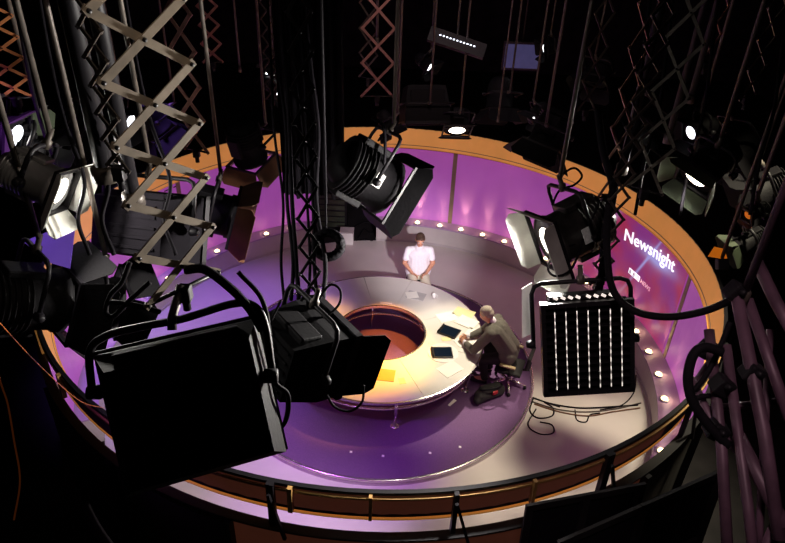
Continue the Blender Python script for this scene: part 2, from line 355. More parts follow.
# projection screen set in the wall between two seams
RS = RW - 0.02; A0 = 35.6; S0 = 0.0; SW = math.radians(34.7) * RS
def on_wall(s, z, off=0.0):
    a = math.radians(A0) - s / RS; return V(((RS - off) * math.cos(a), (RS - off) * math.sin(a), z))
scr = thing('title_screen', 'crimson title screen with glowing white programme name on the curved wall', 'screen')
def screen_mat():
    m = bpy.data.materials.new('title_backdrop'); m.use_nodes = True; nt = m.node_tree; N = nt.nodes; L = nt.links
    b = N['Principled BSDF']; uv = N.new('ShaderNodeUVMap'); uv.uv_map = 'UVMap'
    sep = N.new('ShaderNodeSeparateXYZ'); L.new(uv.outputs[0], sep.inputs[0])
    def mth(op, a, c, clamp=False):
        n = N.new('ShaderNodeMath'); n.operation = op; n.use_clamp = clamp
        for i, x in enumerate((a, c)):
            if x is None: continue
            if isinstance(x, (int, float)): n.inputs[i].default_value = x
            else: L.new(x, n.inputs[i])
        return n.outputs[0]
    X, Z = sep.outputs[0], sep.outputs[1]
    def glow(cx, cz, ang, l, w, amp):
        dx = mth('SUBTRACT', X, cx); dz = mth('SUBTRACT', Z, cz); c, s = math.cos(ang), math.sin(ang)
        al = mth('ADD', mth('MULTIPLY', dx, c), mth('MULTIPLY', dz, s)); ac = mth('SUBTRACT', mth('MULTIPLY', dz, c), mth('MULTIPLY', dx, s))
        e = mth('ADD', mth('POWER', mth('MULTIPLY', al, 1 / l), 2), mth('POWER', mth('MULTIPLY', ac, 1 / w), 2))
        return mth('MULTIPLY', mth('POWER', 2.718, mth('MULTIPLY', e, -1)), amp)
    nz = N.new('ShaderNodeTexNoise'); nz.inputs['Scale'].default_value = 1.6; L.new(uv.outputs[0], nz.inputs['Vector'])
    rp = N.new('ShaderNodeValToRGB'); e = rp.color_ramp.elements
    e[0].position = .35; e[0].color = lin('#8a2f8c') + [1]; e[1].position = .65; e[1].color = lin('#b02a58') + [1]
    L.new(nz.outputs['Fac'], rp.inputs['Fac'])
    g = mth('ADD', glow(2.02, 1.84, .10, .50, .12, 1.1), glow(1.70, 1.62, 1.13, .75, .028, .95))
    g = mth('ADD', g, glow(2.05, 1.84, .3, .30, .22, .35)); g = mth('ADD', g, glow(.45, 1.55, 1.1, .8, .07, .5))
    g = mth('ADD', g, 0.0, True)
    mx = N.new('ShaderNodeMixRGB'); L.new(g, mx.inputs[0]); L.new(rp.outputs[0], mx.inputs[1]); mx.inputs[2].default_value = lin('#b9b4ff') + [1]
    L.new(mx.outputs[0], b.inputs['Emission Color']); b.inputs['Emission Strength'].default_value = 0.62
    b.inputs['Base Color'].default_value = (.12, .03, .08, 1); b.inputs['Roughness'].default_value = .5
    return m
def bend(o, off):                                    # wrap a flat mesh (x along the wall, y up) onto the wall
    for w in o.data.vertices: w.co = on_wall(w.co.x, w.co.y, off + w.co.z)
    o.data.update()
n = 40; vs = []; fs = []; uvs = []
me = bpy.data.meshes.new('screen_panel'); Z0, Z1 = ZL + 0.02, ZW - 0.01
for i in range(n + 1):
    for z in (Z0, Z1): vs.append(on_wall(SW * i / n, z)); uvs.append((SW * i / n, z))
for i in range(n): fs.append((2 * i, 2 * i + 2, 2 * i + 3, 2 * i + 1))
me.from_pydata(vs, [], fs); ul = me.uv_layers.new(name='UVMap')
for l in me.loops: ul.data[l.index].uv = uvs[l.vertex_index]
me.materials.append(screen_mat()); so = bpy.data.objects.new('screen_panel', me); C.objects.link(so); so.parent = scr
def lettering(name, body, s, z, size, m, off=0.012, bold=0.0, space=1.0, xs=1.0, tilt=0.0):
    cu = bpy.data.curves.new('t', 'FONT'); cu.body = body; cu.size = size; cu.offset = bold; cu.extrude = 0.003; cu.space_character = space
    to = bpy.data.objects.new('t', cu); C.objects.link(to)
    dg = bpy.context.evaluated_depsgraph_get(); me = bpy.data.meshes.new_from_object(to.evaluated_get(dg))
    bpy.data.objects.remove(to)
    for w in me.vertices: x, y = w.co.x * xs, w.co.y; w.co.x = s + x * math.cos(tilt) - y * math.sin(tilt); w.co.y = z + y * math.cos(tilt) + x * math.sin(tilt)
    me.materials.clear(); me.materials.append(K[m]); me.name = name
    o = bpy.data.objects.new(name, me); C.objects.link(o); o.parent = scr; bend(o, off); return o
SCR_TXT = True
lettering('title_lettering', 'Newsnight', 1.02, 1.71, 0.32, 'txt', bold=0.003, xs=1.1, tilt=.13)
bx0, bz0 = 1.36, 1.18
for i, ch in enumerate('BBC'):
    b = MB(); b.box((bx0 + i * 0.115 + 0.05, bz0 + 0.05, 0), (0.105, 0.11, 0.004)); o = b.build('logo_block', 'txt', scr); bend(o, 0.012)
    lettering('logo_lettering', ch, bx0 + 0.02 + i * .115, bz0 + 0.012, 0.105, 'txt3', 0.02)
lettering('logo_lettering', 'NEWS', bx0 + 0.37, bz0 + 0.012, 0.115, 'txt2', 0.012)

# ------------------------------------------------------------------ platform and ring desk
DX, DY = -0.025, 0.079; PZ0 = 0.11
pf = thing('round_platform', 'low round plum-carpeted platform with a shiny metal rim under the desk', 'platform', (DX, DY, 0.02))
b = MB(); b.lathe([(0, 0), (2.62, 0), (2.62, 0.088), (0, 0.088)], seg=110, smooth=False); b.build('deck', 'deck', pf)
b = MB(); b.arc([(2.62, 0), (2.62, 0.086), (2.665, 0.086), (2.665, 0)], 0, 360, 120); b.build('riser_band', 'riser', pf)
b = MB(); b.tube([(2.65 * math.cos(2 * PI * k / 128), 2.65 * math.sin(2 * PI * k / 128), 0.094) for k in range(128)], 0.030, 8, True); b.build('metal_rim', 'chrome', pf)
DZ = 0.75
dk = thing('ring_desk', 'large pale ring-shaped presenters\' desk with open centre on a round platform', 'desk', (DX, DY, 0))
RO, RI = 1.75, 0.765
seams = [-66, -20, 26, 72, 103, 150, 196, 242, 294]
for a0, a1 in zip(seams, seams[1:]):
    b = MB(); b.arc([(RI + .012, DZ - 0.035), (RI + .012, DZ), (RO - .015, DZ), (RO - .015, DZ - 0.035)], a0 + 0.13, a1 - 0.13, 18); b.build('desktop_panel', 'desk', dk)
b = MB(); b.arc([(RO - .015, DZ - 0.045), (RO - .015, DZ - 0.002), (RO + .008, DZ - 0.006), (RO + .008, DZ - 0.045)], 0, 360, 110); b.build('outer_edge', 'chrome', dk)
b = MB(); b.arc([(RI - .012, DZ - 0.05), (RI - .012, DZ + 0.003), (RI + .012, DZ + 0.003), (RI + .012, DZ - 0.05)], 0, 360, 80); b.build('inner_edge', 'chrome', dk)
b = MB(); b.tube([(1.66 * math.cos(2 * PI * k / 96), 1.66 * math.sin(2 * PI * k / 96), 0.54) for k in range(96)], 0.022, 8, True); b.build('outer_hoop', 'chrome', dk)
b = MB(); b.tube([(0.86 * math.cos(2 * PI * k / 64), 0.86 * math.sin(2 * PI * k / 64), 0.50) for k in range(64)], 0.02, 8, True); b.build('inner_hoop', 'chrome', dk)
b = MB(); b.arc([(1.0, DZ - 0.07), (1.0, DZ - .036), (1.6, DZ - .036), (1.6, DZ - 0.07)], 0, 360, 80); b.build('underframe', 'riser', dk)
for a in (-80, -26, 34, 102, 154, 214):
    r = math.radians(a); d = V((math.cos(r), math.sin(r), 0))
    b = MB(); b.tube([d * 1.60 + V((0, 0, PZ0 + .005)), d * 1.675 + V((0, 0, .54)), d * 1.68 + V((0, 0, DZ - .04))], [.022, .03, .03], 10)
    b.lathe([(.07, PZ0 + .001), (.07, PZ0 + .015), (.03, PZ0 + .02)], c=d * 1.60, seg=14); b.build('leg', 'chrome', dk)
    b = MB(); b.tube([d * 1.0 + V((0, 0, PZ0 + .003)), d * 0.86 + V((0, 0, .5)), d * 0.87 + V((0, 0, DZ - .04))], .02, 8); b.build('inner_leg', 'chrome', dk)
# dark junction tray hung inside the desk
# ------------------------------------------------------------------ small things on the desk and floor
TOP = DZ + 0.001
def sheet(name, label, cat, u, v, w, h, rotz, m, z=TOP, th=0.004, group=None, skew=0.0):
    p = PZ(u, v, z); b = MB(); b.prism([(-w/2, -h/2), (w/2 - skew, -h/2), (w/2, h/2), (-w/2 + skew, h/2)], th)
    o = b.build(name, m); o.location = (p.x, p.y, z + th / 2 + 0.0005); o.rotation_euler.z = math.radians(rotz); return tag(o, label, cat, group)
G = 'loose papers on the ring desk'
sheet('paper_sheet', 'cream sheet lying at the back of the grey-suited man\'s papers', 'paper', 464, 313, .36, .26, -28, 'paper2', group=G)
sheet('paper_sheet', 'white sheet left of the cream sheet, behind the dark tablet', 'paper', 447, 317, .34, .27, 22, 'paper', group=G)
sheet('paper_sheet', 'white sheet between the dark tablet and the grey-haired man\'s head', 'paper', 467, 322, .36, .28, -35, 'paper', TOP + .006, group=G)
sheet('paper_sheet', 'white sheet under the grey-suited man\'s clasped hands', 'paper', 464, 341, .32, .24, 30, 'paper', group=G)
sheet('paper_sheet', 'white page beside the chin of the leaning grey-suited man', 'paper', 472, 333, .26, .2, 60, 'paper', TOP + .006, group=G)
sheet('paper_sheet', 'bright white sheet nearest the desk edge, in front of the round mat', 'paper', 450, 369, .36, .27, 40, 'paper', group=G)
sheet('paper_sheet', 'small cream note between the dark tablet and the round white mat', 'paper', 446, 339, .15, .10, 10, 'paper2', group=G)
sheet('folder', 'tan card folder on the amber-lit front of the desk', 'folder', 384, 375, .34, .27, -6, 'paper3', th=.008)
sheet('folder', 'crumpled grey folder of printouts at the far side of the desk', 'folder', 416, 296, .34, .24, -18, 'paper4', th=.012)
sheet('paper_sheet', 'grey printout overlapping the folder at the far side of the desk', 'paper', 412, 295, .22, .2, 12, 'paper', TOP + .014, group=G)
sheet('paper_sheet', 'small pale slip beside the tan folder on the front of the desk', 'paper', 402, 381, .10, .13, 15, 'paper2', group=G)
sheet('tablet_screen', 'flat white monitor panel lying on the far inner edge of the desk', 'monitor', 386, 303, .22, .05, -2, 'white', DZ + .004, .02)
p = PZ(443, 353, TOP); b = MB(); b.lathe([(0, 0), (.25, 0), (.25, .008), (0, .008)], seg=40, smooth=False)
o = b.build('round_mat', 'white'); o.location = p; tag(o, 'round white mat under a dark tablet computer', 'mat')
def tablet(label, u, v, rz, z, w=.34, h=.27):
    p = PZ(u, v, z); t = thing('tablet_computer', label, 'tablet computer', p, 'dark tablet computers on the desk', M4.Rotation(math.radians(rz), 3, 'Z'))
    b = MB(); b.box((0, 0, .012), (w, h, .022), bev=.006); b.build('case', 'dark', t)
    b = MB(); b.box((.01, 0, .0242), (w * .82, h * .82, .002)); b.build('display', 'screen', t)
    b = MB(); b.tube([(-w * .47, -h * .46, .028), (-w * .47, h * .46, .028)], .014, 8); b.build('spine', 'black2', t)
    b = MB()
    for k in range(5): b.tube([(w * .455, -h * .3 + k * h * .15, .022), (w * .455, -h * .3 + k * h * .15, .0265)], .008, 8)
    b.build('button_row', 'black2', t)
tablet('dark flat tablet computer among the papers, nearest the clasped hands', 449, 332, -28, TOP + .006)
tablet('dark flat tablet computer lying on the round white mat', 442, 353, 4, TOP + .009)

p = PZ(434, 298, TOP); t = thing('cup', 'small white cup at the far right of the desk near the man in white', 'cup', p)
b = MB(); b.lathe([(.0, .0), (.03, .0), (.042, .085), (.038, .085), (.028, .008), (0, .008)], seg=18); b.build('body', 'white', t)
b = MB(); b.tube([(.04, 0, .07), (.065, 0, .06), (.062, 0, .03), (.036, 0, .025)], .006, 6); b.build('handle', 'white', t)
p = PZ(452, 403, PZ0); b = MB(); b.prism([(-.09, -.02), (.09, -.028), (.09, .028), (-.09, .02)], .006); o = b.build('paper_strip', 'paper'); o.location = (p.x, p.y, PZ0 + .006); o.rotation_euler.z = .9
tag(o, 'torn strip of white paper on the carpet in front of the desk', 'paper')
p = PZ(467, 377, PZ0); b = MB(); b.box((0, 0, .02), (.2, .1, .035), bev=.006); o = b.build('plug_box', 'white'); o.location = (p.x, p.y, PZ0 + .003); o.rotation_euler.z = .5
tag(o, 'white socket box on the platform under the desk edge', 'socket box')
for i, (u, v) in enumerate([(351, 452), (383, 456), (430, 453), (460, 447)]):
    p = PZ(u, v, PZ0); b = MB(); b.prism([(-.02, -.016), (.02, -.02), (.018, .016), (-.016, .02)], .003); o = b.build('floor_mark', 'white'); o.location = (p.x, p.y, PZ0 + .0035)
    tag(o, 'small white tape mark on the purple carpet, %s in the row of four' % ['leftmost', 'second from left', 'third from left', 'rightmost'][i], 'tape mark', 'white tape marks on the platform')

# ------------------------------------------------------------------ people
def ball(bm, c, s, R=None):
    r = bmesh.ops.create_icosphere(bm, subdivisions=3, radius=1)
    for w in r['verts']:
        q = V((w.co.x * s[0], w.co.y * s[1], w.co.z * s[2])); w.co = V(c) + (R @ q if R else q)
def blob(name, caps, balls, m, parent, vox=0.008, it=3):
    bm = bmesh.new()
    for a, ra, b_, rb in caps:
        t = bmesh.new(); a = V(a); b_ = V(b_)
        for c, r in ((a, ra), (b_, rb)):
            q = bmesh.ops.create_icosphere(t, subdivisions=2, radius=r)
            for w in q['verts']: w.co += c
        h = bmesh.ops.convex_hull(t, input=t.verts[:])
        bmesh.ops.delete(t, geom=[g for g in h['geom_interior'] if isinstance(g, bmesh.types.BMVert)], context='VERTS')
        tm = bpy.data.meshes.new('t'); t.to_mesh(tm); t.free(); bm.from_mesh(tm); bpy.data.meshes.remove(tm)
    for bb in balls: ball(bm, *bb)
    bmesh.ops.recalc_face_normals(bm, faces=bm.faces[:])
    me = bpy.data.meshes.new(name); bm.to_mesh(me); bm.free()
    o = bpy.data.objects.new(name, me); C.objects.link(o)
    r = o.modifiers.new('r', 'REMESH'); r.mode = 'VOXEL'; r.voxel_size = vox; r.use_smooth_shade = True
    if it: s = o.modifiers.new('s', 'SMOOTH'); s.iterations = it; s.factor = .5
    dg = bpy.context.evaluated_depsgraph_get(); me2 = bpy.data.meshes.new_from_object(o.evaluated_get(dg))
    o.modifiers.clear(); o.data = me2; me2.name = name; me2.materials.clear(); me2.materials.append(K[m])
    me2.polygons.foreach_set('use_smooth', [True] * len(me2.polygons)); o.parent = parent
    return o
def hand(caps, wrist, d, side, palm_n, curl):
    # palm box of capsules and five separate bent fingers; d = hand direction, side = towards thumb
    d = V(d).normalized(); s = (V(side) - d * V(side).dot(d)).normalized(); n = V(palm_n) - d * V(palm_n).dot(d); n = (n - s * n.dot(s)).normalized(); w = V(wrist)
    for k in (-1.2, -.4, .4, 1.2): caps.append((w + d * .01 + s * (k * .012), .015, w + d * .085 + s * (k * .019), .0125))
    for k, L in ((-1.5, .062), (-.5, .08), (.5, .088), (1.5, .076)):
        a = w + d * .088 + s * (k * .0185); prev = a; ang = 0
        for q, f in enumerate((.42, .33, .25)):
            ang += curl * (1.0 if q else .7); e = prev + (d * math.cos(ang) + n * math.sin(ang)) * L * f
            caps.append((prev, .0098 - q * .0008, e, .009 - q * .0008)); prev = e
    a = w + d * .03 + s * .026; e1 = a + (d * .6 + s * .75 + n * .2).normalized() * .042; e2 = e1 + (d * .9 + s * .25 + n * .35).normalized() * .032
    caps += [(w + d * .02 + s * .012, .014, a, .0125), (a, .0125, e1, .0105), (e1, .0105, e2, .0088)]
def head_parts(c, R, caps, balls):
    c = V(c); q = lambda x, y, z: c + R @ V((x, y, z))
    balls += [(q(0, .015, .03), (.076, .094, .085), R), (q(0, -.02, -.02), (.062, .072, .085), R), (q(0, -.045, -.075), (.042, .04, .035), R)]
    caps += [(q(0, -.088, .01), .009, q(0, -.108, -.028), .013), (q(0, -.1, -.03), .015, q(0, -.095, -.034), .018),
             (q(-.03, -.08, .03), .012, q(.03, -.08, .03), .012), (q(-.02, -.088, -.06), .01, q(.02, -.088, -.06), .01)]
    for sx in (-1, 1): balls.append((q(sx * .078, .012, -.005), (.012, .022, .034), R))
def face(c, R, p):
    c = V(c)
    for sx in (-1, 1):
        bm = MB(); bm.lathe([(0, -.011), (.008, -.008), (.0115, 0), (.008, .008), (0, .011)], seg=10); o = bm.build('eye', 'eye', p)
        o.location = c + R @ V((sx * .031, -.083, .008))
        b = MB(); b.lathe([(.005, 0), (.0, .002)], 'z', 8); b2 = b.build('iris', 'hair', o); b2.location = R @ V((0, -.0115, -.001)); b2.rotation_euler = (R @ M4.Rotation(PI / 2, 3, 'X')).to_euler()
        b = MB(); b.tube([c + R @ V((sx * .017, -.091, .028)), c + R @ V((sx * .032, -.091, .033)), c + R @ V((sx * .048, -.082, .027))], .004, 6); b.build('eyebrow', 'hair', p)
    b = MB(); b.tube([c + R @ V((-.022, -.089, -.056)), c + R @ V((0, -.099, -.054)), c + R @ V((.022, -.089, -.056))], [.003, .006, .003], 6); b.build('mouth', 'lips', p)
def hairdo(c, R, m, p, thin):
    c = V(c); q = lambda x, y, z: c + R @ V((x, y, z))
    bl = [(q(0, .022, .048), (.083, .096, .080), R), (q(0, .05, -.005), (.078, .066, .07), R)]
    if not thin: bl += [(q(.01, -.05, .09), (.055, .045, .03), R)]
    for sx in (-1, 1): bl.append((q(sx * .066, .018, .028), (.02, .05, .05), R))
    blob('hair', [], bl, m, p, .007, 2)

def person_white():
    t = thing('person', 'dark-haired man in white short-sleeved shirt sitting behind the desk, hands in lap', 'person', (0.64, 2.16, 0.11), rot=M4.Rotation(.06, 3, 'Z') * 1.07)
    hc = V((0, -.06, 1.30)); R = M4.Rotation(.30, 3, 'X')          # chin down, reading his lap
    caps, balls = [], []
    head_parts(hc, R, caps, balls)
    caps += [((0, .0, 1.12), .058, (0, -.035, 1.25), .052)]
    caps += [((-.11, 0, .58), .12, (.11, 0, .58), .12), ((-.07, .01, .78), .115, (.07, .01, .78), .115), ((-.1, 0, .98), .115, (.1, 0, .98), .115), ((0, 0, .6), .13, (0, 0, 1.0), .13), ((-.13, .0, 1.05), .055, (.13, 0, 1.05), .055)]
    for s in (-1, 1):
        sh, el, wr = V((s * .19, 0, 1.05)), V((s * .265, -.03, .80)), V((s * .125, -.24, .705))
        caps += [(sh, .050, el, .043), (el, .043, wr, .028)]
        hand(caps, wr, V((-s * .75, -.6, -.12)), V((0, -.5, .8)), V((0, .3, -1)), .5)
        hp, kn, an = V((s * .1, 0, .56)), V((s * .14, -.45, .53)), V((s * .13, -.36, .10))
        caps += [(hp, .092, kn, .062), (kn, .058, an, .04), (an, .042, an + V((0, -.16, -.05)), .034)]
    blob('body', caps, balls, 'skin', t, .008, 2)
    face(hc, R, t); hairdo(hc, R, 'hair', t, False)
    c2 = [((-.115, 0, .62), .128, (.115, 0, .62), .128), ((-.08, .01, .78), .133, (.08, .01, .78), .133), ((-.105, 0.01, .98), .128, (.105, 0.01, .98), .128), ((-.06, 0, .64), .14, (-.05, 0, 1.0), .138), ((.06, 0, .64), .14, (.05, 0, 1.0), .138), ((0, 0, .64), .142, (0, -.004, 1.02), .142), ((-.14, .0, 1.065), .072, (.14, 0, 1.065), .072), ((0, .01, 1.1), .075, (0, .0, 1.145), .07)]
    for s in (-1, 1):
        sh, el = V((s * .195, 0, 1.075)), V((s * .265, -.03, .80)); sh.z -= .012; c2.append((sh, .070, sh.lerp(el, .62), .066))
    blob('shirt', c2, [], 'shirt', t, .01, 3)
    c3 = [((-.1, 0, .545), .128, (.1, 0, .545), .128)]
    for s in (-1, 1):
        hp, kn, an = V((s * .1, 0, .55)), V((s * .14, -.45, .53)), V((s * .13, -.36, .15)); c3 += [(hp, .106, kn, .078), (kn, .074, an, .06)]
    blob('trousers', c3, [], 'khaki', t, .01, 3)
    for s in (-1, 1): blob('shoe', [((s * .13, -.36, .055), .05, (s * .135, -.54, .042), .04), ((s * .13, -.33, .045), .042, (s * .135, -.5, .042), .042)], [], 'shoe', t, .01, 2)
person_white()
for t in [o for o in C.objects if o.name == 'person']:               # he sits a little lower than the chair's top setting
    for ch in t.children:
        for k in [ch] if ch.type == 'MESH' else []:
            oz = k.location.z
            if oz > .3: k.location.z -= .06; continue
            for q in k.data.vertices:
                if q.co.z > .15: q.co.z -= .06 * min(1, (q.co.z - .15) / .25)

def person_suit():
    d = V((-.93, .36, 0)).normalized(); rz = math.atan2(d.x, -d.y)       # local -Y points at the desk
    t = thing('person', 'grey-haired man in grey suit leaning over his papers, hands clasped on desk', 'person', (2.10, -.40, 0.11), rot=M4.Rotation(rz, 3, 'Z') * 1.13)
    hc = V((.02, -.40, 1.17)); R = M4.Rotation(.62, 3, 'X')
    caps, balls = [], []
    head_parts(hc, R, caps, balls)
    hip, ch, nk = V((0, 0, .57)), V((0, -.22, .93)), V((0, -.32, 1.06))
    caps += [(nk + V((0, .02, -.03)), .06, hc + V((0, .02, -.06)), .055), ((-.1, 0, .57), .12, (.1, 0, .57), .12), (hip, .13, ch, .13), (ch + V((-.1, 0, 0)), .11, ch + V((.1, 0, 0)), .11), (nk + V((-.14, .03, -.06)), .06, nk + V((.14, .03, -.06)), .06)]
    c2 = [((-.11, .0, .60), .135, (.11, .0, .60), .135), (hip + V((-.07, 0, .1)), .13, ch + V((-.09, 0, 0)), .135), (hip + V((.07, 0, .1)), .13, ch + V((.09, 0, 0)), .135), (hip, .14, ch, .15), (nk + V((-.15, .03, -.07)), .085, nk + V((.15, .03, -.07)), .085), (nk + V((0, .03, -.06)), .075, nk + V((0, .02, -.02)), .065)]
    for s in (-1, 1):
        sh, el, wr = V((s * .20, -.27, .98)), V((s * .27, -.47, .66)), V((s * .075, -.655, .622))
        caps += [(sh, .058, el, .043), (el, .042, wr, .03)]
        hand(caps, wr, V((-s * .55, -.8, -.16)), V((s * .2, -.1, 1)), V((-s, .3, -.1)), .55)
        c2 += [(sh, .082, el, .062), (el, .062, wr + V((s * .03, .035, 0)), .046)]
        hp, kn, an = V((s * .1, 0, .55)), V((s * .15, -.34, .47)), V((s * .14, -.28, .10))
        caps += [(hp, .092, kn, .06), (kn, .056, an, .04), (an, .042, an + V((0, -.16, -.05)), .034)]
    blob('body', caps, balls, 'skin2', t, .008, 2)
    face(hc, R, t); hairdo(hc, R, 'hairg', t, True)
    blob('jacket', c2, [], 'suit', t, .01, 3)
    c3 = [((-.1, 0, .54), .125, (.1, 0, .54), .125)]
    for s in (-1, 1):
        hp, kn, an = V((s * .1, 0, .55)), V((s * .15, -.34, .47)), V((s * .14, -.28, .13)); c3 += [(hp, .108, kn, .08), (kn, .076, an, .06)]
    blob('trousers', c3, [], 'suitd', t, .01, 3)
    for s in (-1, 1):
        wr = V((s * .075, -.655, .622)); el = V((s * .27, -.47, .66)); b = wr.lerp(el, .12)
        blob('shirt_cuff', [(wr + (el - wr) * .02, .036, b, .040)], [], 'shirt', t, .008, 1)
    blob('shirt_collar', [(nk + V((0, .015, -.02)), .07, nk + V((0, -.0, .015)), .064)], [], 'shirt', t, .008, 1)
    for s in (-1, 1): blob('shoe', [((s * .14, -.30, .055), .05, (s * .145, -.48, .042), .04), ((s * .14, -.27, .045), .042, (s * .145, -.44, .042), .042)], [], 'shoe', t, .01, 2)
person_suit()

def office_chair(label, loc, rz, mseat, back):
    t = thing('office_chair', label, 'chair', loc, 'office chairs at the ring desk', M4.Rotation(rz, 3, 'Z'))
    b = MB(); b.box((0, 0, .40), (.46, .44, .07), bev=.03); b.build('seat', mseat, t)
    if back:
        b = MB(); b.box((0, .30, .66), (.40, .06, .26), M4.Rotation(-.15, 3, 'X'), bev=.025); b.build('backrest', mseat, t)
        b = MB(); b.tube([(0, .12, .37), (0, .31, .42), (0, .32, .58)], .022, 8); b.build('back_post', 'black2', t)
    for s in (-1, 1) if back else ():
        b = MB(); b.tube([(s * .22, .05, .38), (s * .30, .05, .42), (s * .30, .02, .60)], .014, 8); b.build('arm_post', 'black2', t)
        b = MB(); b.box((s * .30, .0, .615), (.07, .26, .03), bev=.012); b.build('armrest', 'chairtan', t, 'tan armrest')
    b = MB(); b.tube([(0, 0, .09), (0, 0, .38)], .026, 10); b.build('gas_lift', 'chrome', t)
    for k in range(5):
        a = 2 * PI * k / 5 + .3; d = V((math.cos(a), math.sin(a), 0))
        b = MB(); b.tube([d * .02 + V((0, 0, .115)), d * .30 + V((0, 0, .075))], [.028, .018], 8); l = b.build('base_leg', 'chrome', t)
        b = MB(); b.lathe([(.0, -.02), (.03, -.02), (.03, .02), (0, .02)], 'x', 12, (0, 0, 0)); c = b.build('caster', 'black2', l); c.location = d * .30 + V((0, 0, .031)); c.rotation_euler.z = a + .6
office_chair('chrome star-base office chair with tan armrests under the grey-suited man', (2.15, -.42, PZ0), math.atan2(-.93, -.36), 'suitd', True)
office_chair('black office chair under the man in the white shirt', (0.64, 2.22, PZ0), .06, 'black2', False)
p = PZ(490, 384, PZ0)
t = thing('dark_mass', 'slumped black mass with red tag, standing in for dark legs and chair shadow', 'dark mass', (1.80, -.78, PZ0), rot=M4.Rotation(.5, 3, 'Z') * 1.3)  # black mass put in for his dark legs and the chair's shadow
blob('mass_body', [((-.14, 0, .09), .085, (.14, 0, .085), .085), ((-.1, .02, .16), .06, (.12, .0, .15), .06), ((-.2, -.03, .06), .055, (.2, .02, .06), .055)], [], 'suitd', t, .014, 4)
b = MB(); b.tube(smooth_pts([(-.15, 0, .19), (-.05, -.1, .25), (.1, -.09, .24), (.16, 0, .18)]), .012, 6); b.build('strap', 'rubber', t)
b = MB(); b.box((.02, -.085, .15), (.07, .02, .05), bev=.006); b.build('tag', 'red', t, 'red tag')

# gap in the wall on the far side: white box, cables and kit
p = PZ(347, 243, 0.0); t = thing('equipment_box', 'small white equipment box on the floor in the wall gap', 'box', (p.x, p.y, 0))
b = MB(); b.box((0, 0, .17), (.30, .26, .30), bev=.01); b.build('case', 'white', t)
b = MB(); b.box((0, 0, .335), (.32, .28, .03), bev=.006); b.build('lid', 'paper4', t)
t = thing('equipment_rack', 'dark equipment rack with greenish face standing in the wall gap', 'rack', (-1.35, 5.15, 0))
b = MB(); b.box((0, 0, .55), (.7, .5, 1.1), bev=.01); b.build('cabinet', 'black2', t)
b = MB()
for k in range(6): b.box((0, -.255, .2 + k * .15), (.6, .012, .11))
b.build('front_unit', 'greenlit', t)
def floor_cable(label, pts, r=.014, m='rubber', z=.02, group=None, name='floor_cable'):
    q = []
    for u, v in pts: w = PZ(u, v, z + r); q.append((w.x, w.y, z + r + .002))
    o = MB().tube(smooth_pts(q, 6), r, 6).build(name, m); return tag(o, label, 'cable', group)
GC = 'cables on the pale floor under the louvred softlight'
floor_cable('black cable snaking right from the platform rim across the pale floor', [(531, 397), (552, 404), (580, 408), (610, 407), (638, 405)], group=GC)
floor_cable('grey cable running just below the topmost floor cable to the plinth', [(530, 401), (556, 409), (585, 412), (615, 409), (641, 403)], .012, 'bardk', group=GC)
floor_cable('brown cable dipping toward the bottom of the floor bundle', [(534, 404), (560, 412), (588, 416), (612, 412), (640, 408)], .012, 'tan', group=GC)
floor_cable('black cable looped in a small ring near the platform rim', [(533, 399), (530, 411), (538, 418), (552, 416), (553, 408), (544, 402), (560, 407)], .012, group=GC)
floor_cable('black cable ending in a wide loop lowest on the pale floor', [(536, 409), (528, 425), (540, 434), (553, 433), (552, 425), (540, 422)], .011, group=GC)
floor_cable('thin cable climbing from the floor bundle up to the plinth', [(600, 410), (622, 405), (634, 392), (636, 375)], .010, group=GC)
floor_cable('short cable with a kinked loop in the middle of the floor bundle', [(575, 410), (577, 420), (586, 422), (590, 415), (600, 413)], .011, group=GC)
for i, pts in enumerate([[(358, 238), (364, 229), (371, 233), (377, 226)], [(356, 241), (366, 239), (372, 241), (377, 236)], [(352, 228), (362, 223), (372, 222)]]):
    floor_cable('black cable tangled in the wall gap, %s' % ['curling beside the white box', 'lying nearest the end of the plinth', 'farthest back'][i], pts, .014, z=.0, group='cables in the wall gap')


# ------------------------------------------------------------------ lighting rig helpers
def wchild(name, b, m, root, label=None):            # a part whose mesh was laid out in world space
    inv = root.matrix_world.inverted(); b.v = [tuple(inv @ V(x)) for x in b.v]; return b.build(name, m, root, label)
def pole_up(root, p, r=.018, m='bardk', top=CEIL):
    b = MB(); b.tube([p, V((p.x, p.y, top))], r, 8); wchild('hanging_pole', b, m, root)
def yoke(t, w, h, drop=0.0, r=.016, m='black2', y=0.0):
    z1 = h
    pts = [(-w, y, -drop), (-w, y, z1 - .07), (-w + .02, y, z1 - .02), (-w + .07, y, z1), (w - .07, y, z1), (w - .02, y, z1 - .02), (w, y, z1 - .07), (w, y, -drop)]
    b = MB(); b.tube(pts, r, 8); b.build('yoke', m, t)
    for s in (-1, 1):
        b = MB(); b.lathe([(0, -.03), (.02, -.03), (.026, -.02), (.034, .01), (.034, .03), (0, .03)], 'x', 10, (s * (w + .02), y, -drop)); b.build('knob', m, t)
    b = MB(); b.lathe([(.03, z1 - .02), (.03, z1 + .03), (.018, z1 + .04), (.018, z1 + .11), (0, z1 + .11)], seg=10); b.build('spigot', 'bardk', t)
